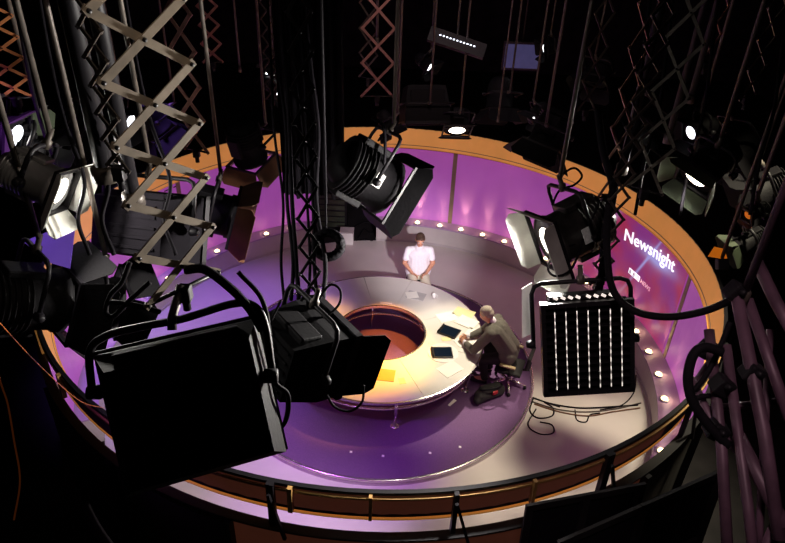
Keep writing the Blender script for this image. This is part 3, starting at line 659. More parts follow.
def door(t, side, s, th, ln, flare, m, y0, label=None):   # side 0 top 1 right 2 bottom 3 left; th = opening angle from straight ahead
    a, b_ = s, s * flare
    poly = [(-a, 0), (a, 0), (b_, ln * .75), (b_ * .82, ln), (-b_ * .82, ln), (-b_, ln * .75)]
    th = math.radians(th)
    # local: hinge along X at (0,y0,s); panel runs along -Y turned outwards (+Z)
    X = V((1, 0, 0)); L = V((0, -math.cos(th), math.sin(th))); Nn = X.cross(L)
    F = M4((X, L, Nn)).transposed().to_4x4(); F.translation = V((0, y0, s))
    Rr = M4.Rotation(side * PI / 2, 4, 'Y')
    b = MB(); b.prism(poly, .006, Rr @ F); return b.build('barn_door', m, t, label)
def fresnel(label, loc, face, r=.17, L=.40, lens='lensdk', doors=(40, 40, 40, 40), dm='black', ln=1.25, roll=0.0, body='black', W=0, group='spotlights hung in the rig', pole=True, plate=False, col=(1, .95, .88), name='spotlight', flare=1.25, detail=True):
    t = thing(name, label, 'spotlight', loc, group, aim(face, roll))
    f = -L / 2
    b = MB(); b.lathe([(0, L * .62), (r * .55, L * .60), (r * .80, L * .48), (r * .95, L * .30), (r, L * .1), (r, f + .05), (r * 1.08, f + .045), (r * 1.08, f), (r * .92, f)], 'y', 20); b.build('housing', body, t)
    if detail:
        b = MB()
        for k in range(6): b.lathe([(r * .9, L * .42 - k * L * .075), (r * 1.06, L * .42 - k * L * .075), (r * 1.06, L * .42 - k * L * .075 + .008), (r * .9, L * .42 - k * L * .075 + .008)], 'y', 20)
        b.build('cooling_fins', body, t)
        b = MB(); b.box((0, L * .1, r * 1.05), (r * .9, L * .55, r * .25), bev=.01); b.build('vent_box', body, t)
        b = MB(); b.box((0, L * .1, -r * 1.05), (r * .8, L * .5, r * .25), bev=.01); b.build('bottom_box', body, t)
    b = MB(); b.lathe([(0, f - .012), (r * .5, f - .008), (r * .9, f + .012)], 'y', 20); b.build('lens', lens, t)
    s = r * 1.12
    b = MB()
    for q in range(4):
        Rq = M4.Rotation(q * PI / 2, 3, 'Y'); b.box(Rq @ V((0, f - .01, s)), (2 * s + .02, .03, .022), Rq)
    b.build('door_frame', 'black2', t)
    for q, th in enumerate(doors):
        if th is not None: door(t, q, s, th, r * ln, flare, dm, f - .01)
    yoke(t, r * 1.22, r * 1.75, .0)
    if plate:
        b = MB(); b.box((r * 1.07, -.02, .02), (.012, .09, .12)); b.build('rating_plate', 'label', t, 'pale rating plate')
        b = MB(); b.box((-r * 1.07, -.02, .02), (.012, .09, .12)); b.build('rating_plate', 'label', t, 'pale rating plate')
    if pole: pole_up(t, t.matrix_world @ V((0, 0, r * 1.75 + .08)))
    if W:
        p = t.matrix_world @ V((0, f - .06, 0)); light('SPOT', 'spot_lamp', p, p + V(face), col, W, 150, .4, r * .4)
    return t
def softlight(label, loc, face, w, h, d, roll=0.0, front='grid', doors=(None,) * 4, body='black', pole=True, yk=True, lit=False, dm='black', name='softlight'):
    t = thing(name, label, 'softlight', loc, 'softlights hung in the rig', aim(face, roll))
    a = (w / 2, h / 2); c = (w * .42, h * .40)
    vs = []
    for y, (x, z) in ((-d / 2, a), (-d * .1, a), (d / 2, c)): vs += [V((-x, y, -z)), V((x, y, -z)), V((x, y, z)), V((-x, y, z))]
    fs = [(8, 9, 10, 11)] + [(i + k * 4, (i + 1) % 4 + k * 4, (i + 1) % 4 + k * 4 + 4, i + k * 4 + 4) for k in (0, 1) for i in range(4)]
    b = MB(); b.add(vs, fs); b.box((0, -d * .05, 0), (w * .96, .01, h * .96)); b.build('housing', body, t)
    b = MB()
    for k in range(5): b.box((0, d / 2 + .006, -h * .3 + k * h * .15), (w * .7, .014, .018))
    b.build('rear_ribs', body, t)
    b = MB(); b.box((0, d * .2, h * .46), (w * .75, d * .35, .05), bev=.012); b.build('vent_box', body, t)
    b = MB()
    for x in (-1, 1): b.box((x * a[0], -d / 2, 0), (.03, .05, h + .03))
    for z in (-1, 1): b.box((0, -d / 2, z * a[1]), (w + .03, .05, .03))
    b.build('front_frame', 'black2', t)
    if front == 'grid':
        b = MB(); nx, nz = 8, 12
        for k in range(1, nx): b.box((-a[0] + w * k / nx, -d / 2 + .005, 0), (.004, .07, h))
        for k in range(1, nz): b.box((0, -d / 2 + .005, -a[1] + h * k / nz), (w, .07, .004))
        b.build('louvre_grid', 'black2', t)
        for k in range(nx - 1):
            b = MB(); b.tube([(-a[0] + w * (k + 1) / nx, -d / 2 - .034, -h * .44), (-a[0] + w * (k + 1) / nx, -d / 2 - .034, h * .44)], .0030, 6)
            b.build('louvre_edge', 'tube', t, 'thin bright edge of a louvre blade')
    else:
        b = MB(); b.box((0, -d / 2 + .02, 0), (w * .95, .01, h * .95)); b.build('diffuser', 'lens' if not lit else 'glow2', t)
    for q, th in enumerate(doors):
        if th is not None:
            o = door(t, q, (h if q % 2 == 0 else w) / 2, th, .26 * w / .5, 1.0, dm, -d / 2 - .02)
            if q % 2 and abs(h - w) > .01: o.scale.z = h / w
            if q % 2 == 0 and abs(h - w) > .01: o.scale.x = w / h
    if yk: yoke(t, w / 2 + .045, h / 2 + .12, .0)
    if pole: pole_up(t, t.matrix_world @ V((0, 0, h / 2 + .2)))
    return t
def scissor(label, bu, bv, d, wdir, width, sh, n, bw, m, shift=0.0, pole=True, bolts=True, th=.008):
    base = PT(bu, bv, d); t = thing('scissor_hanger', label, 'scissor hanger', base, 'scissor hangers of the lighting rig')
    x = V((wdir[0], wdir[1], 0)).normalized(); nrm = x.cross(V((0, 0, 1)))
    Lf = lambda i: x * (-width / 2) + V((0, 0, i * sh)); Rg = lambda i: x * (width / 2) + V((0, 0, i * sh + shift))
    for i in range(n):
        b = MB(); b.bar(Lf(i) + nrm * th * .6, Rg(i + 1) + nrm * th * .6, bw, th, nrm); b.build('arm', m, t)
        b = MB(); b.bar(Rg(i) - nrm * th * .6, Lf(i + 1) - nrm * th * .6, bw, th, nrm); b.build('arm', m, t)
    if bolts:
        for i in range(n + 1):
            for p in ([Lf(i), Rg(i)] + ([(Lf(i) + Rg(i + 1)) / 2] if i < n else [])) if d < 5.2 else []:
                b = MB(); b.tube([p - nrm * th * 2.2, p + nrm * th * 2.2], bw * .26, 8); b.build('pivot_bolt', 'black2', t)
    b = MB(); b.box(V((0, 0, -.03)), (.06, .06, .08), bev=.008); b.tube([(0, 0, -.12), (0, 0, -.03)], .02, 8); b.tube([x * (-width / 2), x * (width / 2) + V((0, 0, shift))], bw * .3, 6); b.build('bottom_clamp', 'black2', t)
    if pole:
        zt = base.z + n * sh; b = MB(); b.tube([(0, 0, n * sh), (0, 0, CEIL - base.z)], .025, 8); b.tube([Lf(n), Rg(n)], bw * .35, 6); b.build('hanging_pole', 'bardk', t)
    return t
def cable(label, pts, r=.012, m='rubber', name='rig_cable', group='cables dangling from the lighting rig', n=8):
    o = MB().tube(smooth_pts([PT(*p) for p in pts], n), r, 7).build(name, m); return tag(o, label, 'cable', group)

# ------------------------------------------------------------------ big foreground lamps
big = softlight('huge black softlight seen from behind, filling the lower left foreground', PT(193, 407, 3.0), (-.26, .82, -.55), .74, .66, .30, roll=.09, pole=False, yk=False)
b = MB()
b.tube(smooth_pts([PT(92, 392, 3.0), PT(90, 352, 3.0), PT(106, 336, 3.0), PT(140, 327, 3.0), PT(182, 319, 3.0), PT(232, 304, 3.02), PT(254, 306, 3.04), PT(265, 325, 3.05), PT(272, 372, 3.05)]), .019, 10)
wchild('yoke', b, 'black2', big)
b = MB(); b.tube([PT(172, 330, 2.98), PT(172, 318, 2.98), PT(181, 285, 3.0)], .022, 8); wchild('spigot', b, 'bardk', big)
for u, v in ((95, 392), (271, 376)):
    b = MB(); p = PT(u, v, 3.0); b.tube([p - rt * .03, p + rt * .03], .035, 10); wchild('knob', b, 'black2', big)
sl2 = softlight('black softlight with open side doors hanging left of the desk, aimed right', PT(300, 352, 4.1), (.70, .62, -.26), .46, .48, .44, roll=-.10, front='plain', doors=(None, 40, None, 12), body='black', pole=False)
egg = softlight('square softlight with bright louvre lines facing the camera beside the floor cables', PT(582, 341, 4.5), (-.03, -.93, .34), .58, .62, .30, roll=-.13, pole=False)
b = MB(); b.prism([(0, 0), (.07, .03), (.07, .40), (0, .36)], .008, M4.Translation(PT(522, 338, 4.7)) @ M4((rt, up, -fw)).transposed().to_4x4()); wchild('side_flap', b, 'refl', egg, 'white lit side flap')
b = MB(); b.box((0, -.02, .335), (.46, .12, .03), bev=.004); b.build('top_vent', 'black2', egg)
for k in range(8):
    b = MB(); b.box((-.19 + k * .05 + (.02 if k > 3 else 0), -.085, .340), (.030, .008, .018), M4.Rotation(.5, 3, 'Y')); b.build('vent_slot', 'tube2', egg, 'small bright vent slot')

fresnel('dark spotlight with open barn doors silhouetted against the purple wall, with pale rating plate', PT(364, 174, 5.5), (.80, .25, -.60), .235, .50, doors=(35, 30, 30, 45), ln=.72, plate=True, roll=.2)
fresnel('bright spotlight with glaring white barn doors at right of the far wall, facing left', PT(576, 230, 5.0), (-.88, -.37, -.34), .205, .48, lens='glow', doors=(38, 30, 42, 35), dm='doorlit', ln=.85, flare=1.1, body='gun', W=1000, plate=True, roll=-.3)
fresnel('glaring spotlight with white-lit open barn doors at the left edge', PT(34, 178, 4.0), (.88, -.12, -.40), .13, .34, lens='glow', doors=(42, 55, 38, 55), dm='doorlit', ln=1.2, W=60, body='alu', roll=.3)
fresnel('large dark spotlight with green-tinged lit barn doors at right, above the amber ring', PT(712, 162, 5.5), (-.66, -.42, -.52), .15, .4, lens='glow', doors=(30, 32, 30, 38), dm='greenlit', ln=1.1, W=60, roll=.35)
fresnel('small hanging spotlight with glowing lens directly above the middle of the amber fascia', PT(457, 121, 11), (.02, -.62, -.70), .21, .34, lens='glow', doors=(75, None, 75, None), W=8, ln=.4)
fresnel('black spotlight with brown doors hanging above the gap in the far left wall', PT(246, 143, 8.0), (.12, .25, -.95), .20, .50, doors=(38, 38, 38, 38), dm='tan', ln=1.1)
fresnel('dark round spotlight with tall brown barn doors in front of the violet left wall', PT(212, 212, 6.2), (.93, .1, -.28), .20, .40, doors=(30, 30, 30, 30), dm='tan', ln=1.1)
softlight('black downward softlight hanging just left of the small glowing lamp', PT(424, 105, 11), (.05, -.35, -.9), .75, .75, .6, front='plain')
fresnel('dark spotlight with jagged black barn doors over the right end of the far fascia', PT(551, 130, 8.5), (-.35, -.30, -.85), .22, .45, doors=(35, 40, 35, 40), ln=1.3, roll=.4)
fresnel('spotlight with white lit lens peeking in at far left, above the glaring one', PT(-6, 128, 5.0), (.9, -.1, -.3), .14, .35, lens='glow2', doors=(40, 40, 40, 40), dm='greenlit', W=4)
for lb, u, v, d, f in [('small lamp with white glint at top left centre beside the tall dark pole', 266, 64, 11, (.2, -.8, -.5)),
                       ('lit lamp just below the white-glint lamp, left of the tall dark pole', 272, 86, 11, (.5, -.7, -.4)),
                       ('lamp with a bright L-shaped glint at the top right of centre', 552, 47, 12, (-.8, -.5, -.3)),
                       ('lamp with a tiny white glint between the jagged dark doors and the top', 539, 112, 11, (-.3, -.8, -.4)),
                       ('greenish-lit lamp tucked behind the dark spotlight over the far fascia', 386, 121, 10.5, (.3, -.6, -.7)),
                       ('small glinting lamp under the row of white lights at top centre', 424, 62, 12, (.3, -.85, -.3)),
                       ('lamp with small bright glint above the large dark right-hand spotlight', 702, 128, 7.5, (-.6, -.7, -.3)),
                       ('small dim lamp with pale edge hanging behind the big scissor hanger', 118, 116, 7.0, (.8, -.4, -.4))]:
    f = (f[0] * 1.5 or .3, -.30, f[2])
    fresnel(lb, PT(u, v, d), f, .12, .30, lens='glow2' if 'greenish' not in lb else 'greenlit', doors=(25, 45, 25, 60), dm='black', ln=1.2, W=1.5, detail=False)
fresnel('spotlight with an orange gel glowing at the right edge', PT(757, 211, 6.0), (-.85, -.3, -.3), .06, .2, lens='gel', doors=(40, 40, 40, 40), dm='tan', W=0, ln=.8)
fresnel('dim spotlight with a long dull green door below the orange-gelled one', PT(752, 240, 6.6), (-.8, -.1, -.5), .09, .3, doors=(30, 30, 18, 30), dm='greenlit', ln=1.5)
softlight('wide black softlight hanging behind the lower arms of the big tan scissor hanger', PT(146, 226, 4.7), (.35, .85, -.45), .72, .48, .4, roll=.12, front='plain', pole=True, body='cloth')
t = thing('control_box', 'small amber-topped box with blue glowing screen right of the fascia ring', 'control box', PT(722, 264, 6.0))
X3 = M4((rt, -fw, up)).transposed()
b = MB(); b.box((0, 0, 0), (.10, .07, .10), X3, bev=.008); b.build('case', 'black2', t)
b = MB(); b.box(X3 @ V((.03, -.037, 0)), (.055, .006, .055), X3 @ M4.Rotation(.5, 3, 'Y')); b.build('display', 'ledb', t)
b = MB(); b.prism([(-.12, -.02), (.06, -.05), (.03, .05), (-.06, .07)], .01, (X3 @ M4.Rotation(PI / 2, 3, 'X')).to_4x4() @ M4.Translation((-.01, .09, 0))); b.build('hood', 'gel', t)
pole_up(t, PT(722, 258, 6.0))
t = thing('light_batten', 'slanted batten with a row of tiny white lights at top centre', 'light batten', PT(457, 43, 10))
b = MB(); q0, q1 = PT(436, 36, 10) - PT(457, 43, 10), PT(478, 50, 10) - PT(457, 43, 10); b.bar(q0, q1, .22, .10, fw); b.build('bar', 'black2', t)
for k in range(11):
    b = MB(); p = q0.lerp(q1, .1 + k * .08) - fw * .052 + up * .02; b.lathe([(0, -.012), (.014, -.008), (.016, 0), (0, .012)], c=p, seg=8); b.build('lamp', 'led', t)
pole_up(t, PT(457, 40, 10))
t = thing('monitor', 'dim bluish monitor hanging at the top right of centre', 'monitor', PT(522, 56, 14))
b = MB(); b.box((0, 0, 0), (.86, .08, .62), bev=.02); b.build('case', 'dark', t)
b = MB(); b.box((0, -.043, 0), (.76, .006, .5)); b.build('display', 'moni', t)
pole_up(t, PT(522, 46, 14))
for i, (u, v, d, f, r, lb) in enumerate([
    (62, 122, 6.5, (.6, .3, -.6), .16, 'dark unlit spotlight left of the big scissor hanger'),
    (22, 150, 5.2, (.7, .4, -.5), .15, 'dark unlit spotlight at far left, above the glaring barn doors'),
    (152, 120, 9.0, (.4, .2, -.8), .18, 'dark unlit spotlight seen through the arms of the big scissor hanger'),
    (300, 60, 12.0, (.1, -.5, -.8), .22, 'dark unlit spotlight just right of the tall dark pole at top'),
    (600, 70, 12.0, (-.4, -.5, -.7), .22, 'dark unlit spotlight behind the ladder-like hangers at top right'),
    (668, 110, 8.0, (-.5, .1, -.8), .2, 'dark unlit spotlight left of the large green-doored one'),
    (745, 140, 8.0, (-.6, -.3, -.6), .22, 'dark unlit spotlight at right under the far right scissor hanger'),
    (770, 190, 7.0, (-.8, .1, -.5), .18, 'dark unlit spotlight at right edge above the orange-gelled lamp'),
    (500, 95, 12.0, (0, -.4, -.9), .24, 'dark unlit spotlight right of the small glowing lamp'),
    (90, 300, 4.6, (.7, .5, -.4), .17, 'dark unlit spotlight behind the left lamp yoke'),
    (25, 300, 4.2, (.6, .6, -.4), .2, 'dark unlit spotlight at the left edge, below the violet sheet')]):
    fresnel(lb, PT(u, v, d), f, r, r * 2.2, doors=(35, 40, 35, 40), ln=1.2, roll=.2 * (i % 3 - 1), detail=d < 8)
b = MB(); X = M4((rt, up, -fw)).transposed().to_4x4(); X.translation = PT(52, 240, 4.3)
b.prism([(-.19, -.01), (.16, .13), (.12, -.19), (-.02, -.15)], .006, X); o = b.build('gel_sheet', 'gelp'); tag(o, 'violet lit gel sheet hanging below the glaring left spotlight', 'gel sheet')

# ------------------------------------------------------------------ scissor hangers
scissor('big tan scissor hanger in the left foreground above the huge black softlight', 184, 288, 3.0, (.62, .78), .38, .247, 7, .034, 'bar')
scissor('rosy medium scissor hanger right behind the big tan one', 196, 150, 6.0, (.9, -.4), .26, .30, 6, .035, 'barpk')
scissor('small pale scissor hanger at top left, right of the rosy one', 213, 62, 8.5, (1, .2), .24, .23, 5, .03, 'barpk')
scissor('orange-lit scissor hanger at the left edge', 16, 98, 5.0, (.95, .3), .24, .15, 7, .022, 'baror')
scissor('thin scissor hanger at top centre left of the double one', 332, 46, 9.0, (1, .2), .16, .19, 4, .022, 'barpk')
scissor('open wide-armed scissor hanger at top centre above the rating-plate spotlight', 377, 96, 8.0, (1, .1), .38, .40, 5, .03, 'barpk')
scissor('second scissor hanger just behind the wide-armed one', 368, 78, 9.5, (.9, -.5), .30, .34, 4, .026, 'bardk')
scissor('tall V-armed hanger at top beside the tall dark pole', 308, 62, 7.5, (1, .3), .26, .65, 2, .032, 'bar')
scissor('tall ladder-like hanger above the bright spotlight', 606, 196, 5.0, (.85, .5), .20, .28, 7, .022, 'barpk')
scissor('ladder-like hanger right of the one above the bright spotlight', 645, 190, 4.6, (.8, -.6), .24, .34, 6, .022, 'bardk')
scissor('slim ladder-like hanger left of the one above the bright spotlight', 586, 110, 7.0, (.9, .3), .22, .33, 4, .022, 'bardk')
scissor('scissor hanger at the top right corner', 748, 96, 5.5, (.75, .65), .32, .24, 5, .022, 'bar')
scissor('dark scissor hanger left of the top right corner one', 706, 62, 6.5, (.8, .6), .26, .26, 4, .022, 'barpk')
scissor('folded dark scissor hanger carrying the softlight left of the desk', 311, 298, 4.1, (.9, .3), .12, .19, 10, .018, 'black2')
scissor('dark scissor hanger behind the folded one, left of centre', 272, 100, 8.5, (.9, -.4), .18, .2, 8, .02, 'bardk')
scissor('dark scissor hanger running down to the louvred softlight', 599, 282, 4.5, (.9, .35), .15, .16, 14, .018, 'bardk')
scissor('dark foreground scissor hanger left of the big tan one', 118, 168, 3.4, (.8, -.5), .16, .14, 9, .022, 'bardk')
def post(label, u, v, d, r=.03, m='black2', seg=10):
    p = PT(u, v, d); t = thing('rig_pole', label, 'pole', p, 'vertical poles of the lighting rig')
    b = MB(); b.tube([(0, 0, 0), (0, 0, CEIL - p.z)], r, seg); b.build('tube', m, t)
    b = MB(); b.lathe([(0, -.03), (r * 1.5, -.03), (r * 1.5, .05), (r * 1.1, .06)], seg=seg); b.build('end_collar', 'bardk', t)
post('thick black pole left of the big tan scissor hanger', 106, 175, 3.6, .05)
post('second thick black pole beside the big tan scissor hanger', 134, 200, 4.0, .045)
post('tall dark pole at top left of centre', 291, 130, 8.0, .05)
p = PT(314, 196, 7.0); t = thing('masking_drape', 'long black masking drape hanging left of the rating-plate spotlight', 'drape', p)
dv, hh = .66, CEIL - p.z - .1; n = 40; vs = []; fs = []
for i in range(n + 1):
    x = -dv / 2 + dv * i / n; y = .03 * math.sin(i * 1.1) + .012 * math.sin(i * 2.7)
    vs += [V((x, y * 1.4, .03 * math.sin(i * .5))), V((x, y, hh))]
for i in range(n): fs.append((2 * i, 2 * i + 2, 2 * i + 3, 2 * i + 1))
b = MB(); b.add(vs, fs, True); b.build('cloth', 'cloth', t)
b = MB(); b.tube([(-.36, 0, hh + .02), (.36, 0, hh + .02)], .025, 8); b.build('top_bar', 'black2', t)
for x in (-.3, .3):
    b = MB(); b.tube([(x, 0, hh), (x, 0, hh + .1)], .02, 8); b.build('drop_tube', 'black2', t)
post('thin pole right of the small glowing lamp', 498, 120, 9.0, .012, 'bardk')
post('dark pole above the bright spotlight', 622, 170, 5.4, .035)
post('thin bluish pole at the top centre', 377, 42, 9.0, .02, 'bardk')
post('slim black pole beside the ladder-like hangers', 668, 140, 6.0, .03)
post('black pole left of the top right scissor hanger', 690, 100, 6.5, .03)
post('slim pole at top left between rosy and small hangers', 240, 70, 9.0, .015, 'bardk')

# ------------------------------------------------------------------ right-hand folded stand of plum tubes
st = thing('folded_stand', 'tangle of plum-coloured stand tubes filling the right foreground', 'stand', PT(740, 420, 3.2))
for pts, r in [([(736, 292, 3.2), (764, 432, 3.0), (780, 540, 2.9)], .030), ([(709, 330, 3.3), (722, 452, 3.1), (728, 560, 3.0)], .026), ([(726, 345, 3.2), (748, 506, 3.0), (754, 560, 2.95)], .024),
               ([(757, 262, 3.4), (775, 300, 3.2), (800, 345, 3.0)], .030), ([(738, 435, 3.1), (785, 528, 2.9)], .032), ([(690, 378, 3.3), (716, 430, 3.2), (760, 470, 3.1)], .024),
               ([(748, 300, 3.3), (790, 420, 3.0)], .026), ([(770, 330, 3.3), (758, 560, 3.0)], .018), ([(700, 410, 3.3), (790, 400, 3.2)], .018), ([(690, 392, 3.4), (708, 365, 3.4), (722, 345, 3.4)], .02)]:
    b = MB(); b.tube([PT(*p) for p in pts], r, 10); wchild('tube', b, 'barpu', st)
p = PT(775, 530, 2.95); b = MB(); b.tube([p, V((p.x + .1, p.y - .1, 0))], .03, 10); wchild('tube', b, 'barpu', st)
for u, v, d in [(736, 292, 3.2), (722, 385, 3.15), (752, 372, 3.1), (716, 430, 3.15), (708, 350, 3.3)]:
    b = MB(); p = PT(u, v, d); b.box(p, (.09, .08, .09), M4.Rotation(.5, 3, 'Y'), bev=.012); b.tube([p - fw * .08, p + fw * .02], .014, 8); wchild('clamp', b, 'black2', st)
post('plum pole holding the right foreground stand', 742, 300, 3.2, .02, 'barpu')

# ------------------------------------------------------------------ cables
cable('thick black cable drooping from the bright spotlight across the title screen to the right', [(640, 120, 4.2), (622, 165, 4.2), (609, 205, 4.2), (607, 250, 4.2), (613, 290, 4.15), (635, 311, 4.1), (668, 317, 4.0), (705, 311, 3.9), (738, 297, 3.8)], .024)
cable('second thick black cable beside the drooping one above the bright spotlight', [(598, 110, 4.4), (603, 150, 4.4), (613, 190, 4.4), (606, 225, 4.4), (603, 262, 4.4), (601, 284, 4.45)], .026)
cable('thick black cable bent in a hook at the right, in front of the purple wall', [(722, 352, 3.1), (704, 347, 3.1), (693, 356, 3.1), (688, 378, 3.1), (692, 400, 3.1), (706, 422, 3.1), (728, 446, 3.1)], .024)
cable('black cable from the hook cable to the stand tubes', [(692, 392, 3.2), (704, 378, 3.2), (718, 352, 3.2), (730, 322, 3.2)], .014)
cable('straight black strut cable under the hooked cable', [(688, 402, 3.2), (705, 396, 3.2), (722, 398, 3.2)], .014)
cable('looped thin cable over the top of the bright spotlight', [(560, 190, 4.9), (562, 176, 4.9), (574, 168, 4.9), (582, 176, 4.9), (574, 185, 4.9), (560, 190, 4.9), (552, 205, 4.9)], .009)
cable('thin cable looping down the front of the bright spotlight', [(600, 200, 4.8), (585, 235, 4.8), (572, 268, 4.75), (556, 276, 4.7), (548, 268, 4.7), (556, 252, 4.75), (575, 244, 4.8)], .009)
cable('black cable curving down right of the huge black softlight', [(238, 272, 3.0), (262, 300, 3.05), (270, 340, 3.1), (274, 380, 3.1), (288, 395, 3.15), (286, 420, 3.2), (272, 436, 3.2)], .012)
cable('black cable looping left from the tan scissor hanger\'s foot', [(185, 270, 2.98), (205, 270, 2.98), (232, 290, 3.0), (250, 310, 3.02), (262, 330, 3.05)], .022)
cable('black cable looped in front of the violet left ledge', [(150, 282, 3.0), (130, 300, 3.0), (114, 316, 3.0), (106, 312, 3.0), (110, 296, 3.0), (122, 282, 3.0), (130, 262, 3.0)], .012)
cable('black cable crossing the violet left ledge to the hanger\'s foot', [(112, 302, 3.02), (135, 305, 3.0), (160, 312, 2.98)], .012)
cable('thin cable loop standing over the pale desk beside the folded hanger', [(318, 300, 4.05), (330, 285, 4.05), (340, 290, 4.05), (339, 304, 4.05), (326, 316, 4.05), (312, 318, 4.05)], .008)
cable('cable hanging under the softlight left of the desk', [(327, 395, 4.0), (335, 407, 4.0), (350, 411, 4.0), (362, 402, 4.0), (364, 385, 4.0)], .008)
cable('thin cable down the back of the softlight left of the desk', [(281, 300, 3.9), (270, 325, 3.9), (268, 350, 3.9), (282, 375, 3.9), (287, 405, 3.95), (282, 430, 4.0)], .008)
cable('cable curving over the rating-plate spotlight', [(372, 118, 5.3), (382, 124, 5.3), (385, 140, 5.3), (384, 165, 5.35), (380, 176, 5.4)], .014)
for i, (u, k) in enumerate([(279, 'leftmost'), (286, 'second from left'), (294, 'third from left'), (303, 'fourth from left'), (312, 'second from right'), (318, 'rightmost')]):
    cable('dark cable hanging in the centre-left bundle of drops, %s of six' % k, [(u - 14 - i, -40, 5.2), (u - 8, 60, 5.1), (u - 5 + 5 * (i % 2), 130, 5.0), (u + 4 - 3 * (i % 3), 200, 4.8), (u + 2 + 5 * (i % 2), 260, 4.5), (u + 5, 300, 4.3)], .011 + .003 * (i % 3), 'rubber')
for i, (u, d, k) in enumerate([(88, 3.6, 'passing the thick black poles'), (150, 4.2, 'behind the tan arms'), (40, 4.5, 'near the orange-lit hanger'), (64, 4.0, 'between the orange-lit hanger and the black poles')]):
    cable('black cable hanging at upper left, %s' % k, [(u - 30, -30, d), (u - 14, 60, d), (u, 120, d), (u + 20, 180, d), (u + 14, 220, d), (u + 26, 255, d)], .013)
for i, (u, d, k) in enumerate([(632, 4.8, 'close to the drooping thick cable'), (655, 5.2, 'just left of the slim black pole'), (700, 5.6, 'above the green-doored spotlight'), (770, 5.0, 'at the far right edge')]):
    cable('black cable hanging at upper right, %s' % k, [(u + 22, -30, d), (u + 12, 50, d), (u + 4, 110, d), (u - 10, 160, d), (u - 20, 215, d)], .014)
o = MB().tube([PT(328, 245, 4.6) + (rt * math.cos(a * PI / 16) * .092 + up * math.sin(a * PI / 16) * .085 + fw * .03 * math.sin(3 * a)) for a in range(32)], .034, 8, True).build('coiled_cable', 'rubber')
tag(o, 'thick ring of coiled black cable hanging left of the white end block', 'cable coil')
t = thing('cable_hook', 'slim hook strap that holds the coiled black cable', 'hook', PT(326, 226, 4.6)); b = MB(); b.tube([(0, 0, -.02), (0, .02, .03), (0, .02, .35)], .008, 6); b.build('strap', 'rubber', t)
pole_up(t, PT(326, 205, 4.6) + V((0, .02, 0)), .008, 'rubber')
cable('copper-lit flex slanting down at the lower left edge', [(-60, -690, 2.6), (-20, 100, 2.6), (-6, 340, 2.6), (8, 405, 2.6), (14, 440, 2.6), (20, 480, 2.6), (14, 520, 2.6)], .0035, 'copper')
cable('thin copper-lit line running diagonally at lower left toward the fascia', [(-5, 318, 3.4), (40, 366, 4.6), (80, 401, 5.8), (104, 408, 6.66)], .0035, 'copper')
b = MB(); X = M4((rt, up, -fw)).transposed().to_4x4(); X.translation = PT(106, 370, 3.05)
b.prism([(-.010, -.035), (.012, -.03), (.016, .0), (.008, .03), (.014, .035), (-.004, .036), (-.014, .01)], .01, X); o = b.build('tape_strip', 'hivis'); tag(o, 'bright yellow-green strip of tape left of the huge black softlight', 'tape')

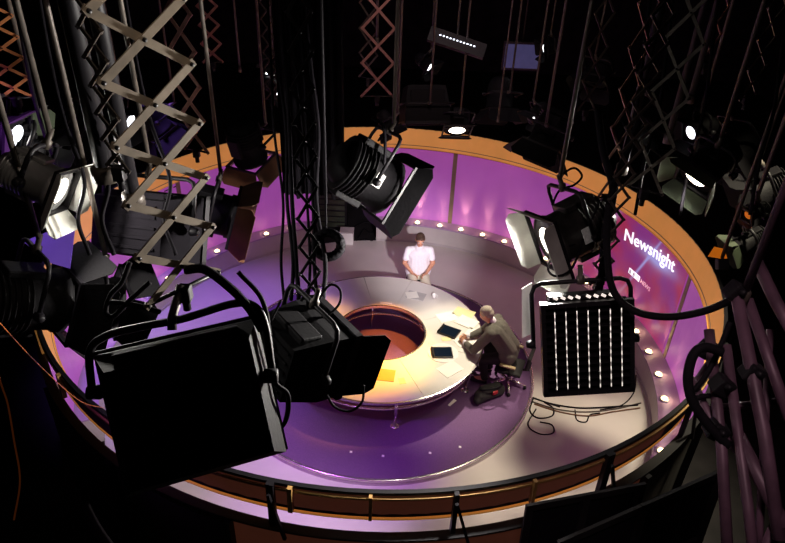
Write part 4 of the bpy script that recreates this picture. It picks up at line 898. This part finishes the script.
# ------------------------------------------------------------------ dark scenery outside the near right of the ring
for i, (u0, u1, v0, v1, d, lb) in enumerate([(528, 640, 505, 484, 5.75, 'black scenery flat leaning outside the ring at lower right'),
                                             (560, 720, 540, 470, 5.3, 'second black scenery flat in front of the one leaning at lower right')]):
    a_, b_ = PT(u0, v0, d), PT(u1, v1, d + .25); t = thing('scenery_flat', lb, 'scenery flat', (a_.x, a_.y - .3, 0), 'scenery flats stacked outside the set')
    o_ = V((a_.x, a_.y - .3, 0)); dn = V((0, -.3, 0))
    q = [a_ - o_, b_ - o_, V((b_.x, b_.y, 0)) + dn - o_, V((a_.x, a_.y, 0)) + dn - o_]
    n_ = (q[1] - q[0]).cross(q[3] - q[0]).normalized()
    b = MB(); b.add([p + n_ * .01 for p in q] + [p - n_ * .01 for p in q], [(0, 1, 2, 3), (7, 6, 5, 4), (0, 4, 5, 1), (1, 5, 6, 2), (2, 6, 7, 3), (3, 7, 4, 0)]); b.build('canvas', 'cloth', t)
    for p0, p1 in ((q[0], q[1]), (q[1], q[2]), (q[3], q[0]), (q[0].lerp(q[3], .25), q[1].lerp(q[2], .25)), (q[0].lerp(q[1], .5), q[3].lerp(q[2], .5))):
        s_ = -1 if n_.y > 0 else 1
        b = MB(); b.bar(p0 + n_ * .03 * s_, p1 + n_ * .03 * s_, .07, .03, n_); b.build('batten', 'studio', t)

# ------------------------------------------------------------------ lights
w = bpy.data.worlds.new('world'); sc.world = w; w.use_nodes = True
w.node_tree.nodes['Background'].inputs[0].default_value = (.30, .22, .34, 1); w.node_tree.nodes['Background'].inputs[1].default_value = 0.028
light('SPOT', 'key_right_floor', (5.0, -2.6, 8.4), (3.2, -2.3, 0), (1, .90, .64), 3200, 35, .8, .25)
light('SPOT', 'violet_left', (-4.4, -.6, 8.4), (-3.2, .4, 0), (.36, .17, 1), 2600, 42, .8, .3)
light('SPOT', 'magenta_front', (-4.0, -5.6, 8.4), (-.6, -2.3, .1), (.50, .12, .95), 3000, 24, .9, .3)
light('SPOT', 'desk_key', (3.2, 2.4, 8.4), (1.2, -.2, .75), (1, .90, .68), 4200, 20, .8, .15)
light('SPOT', 'desk_amber', (2.4, 1.6, 8.4), (-.12, -.55, .75), (1, .47, .03), 10000, 16, .9, .15)
light('SPOT', 'hole_amber', (.8, -.8, 7.4), (0, .38, .1), (1, .34, .04), 5000, 11, .5, .08)
light('SPOT', 'man_key', (1.4, -4.2, 4.0), (.66, 2.2, 1.05), (1, .93, .98), 2200, 24, 1.0, .05)
light('SPOT', 'far_floor', (1.5, 1.5, 8.8), (1.0, 3.2, 0), (.85, .62, .80), 120, 60, .8, .4)
light('SPOT', 'rig_fill', (.9, -7.6, 9.2), (-1.3, -5.9, 6.9), (1, .82, .66), 150, 34, .9, .4)  # added fill to warm the tan hanger, has no fitting
light('SPOT', 'rig_fill_right', (.6, -8.4, 9.3), (2.1, -6.2, 5.3), (1, .72, .74), 330, 44, .9, .3)  # added fill for the right-hand stand tubes, has no fitting
light('SPOT', 'rig_back', (.5, -3.5, 9.3), (.5, 6.0, 6.0), (1, .74, .70), 500, 100, .9, .4)  # added fill to lift the back rig and rear wall
light('SPOT', 'desk_amber_left', (-2.4, 1.6, 8.4), (-1.25, .25, .75), (1, .50, .10), 3800, 14, .9, .15)
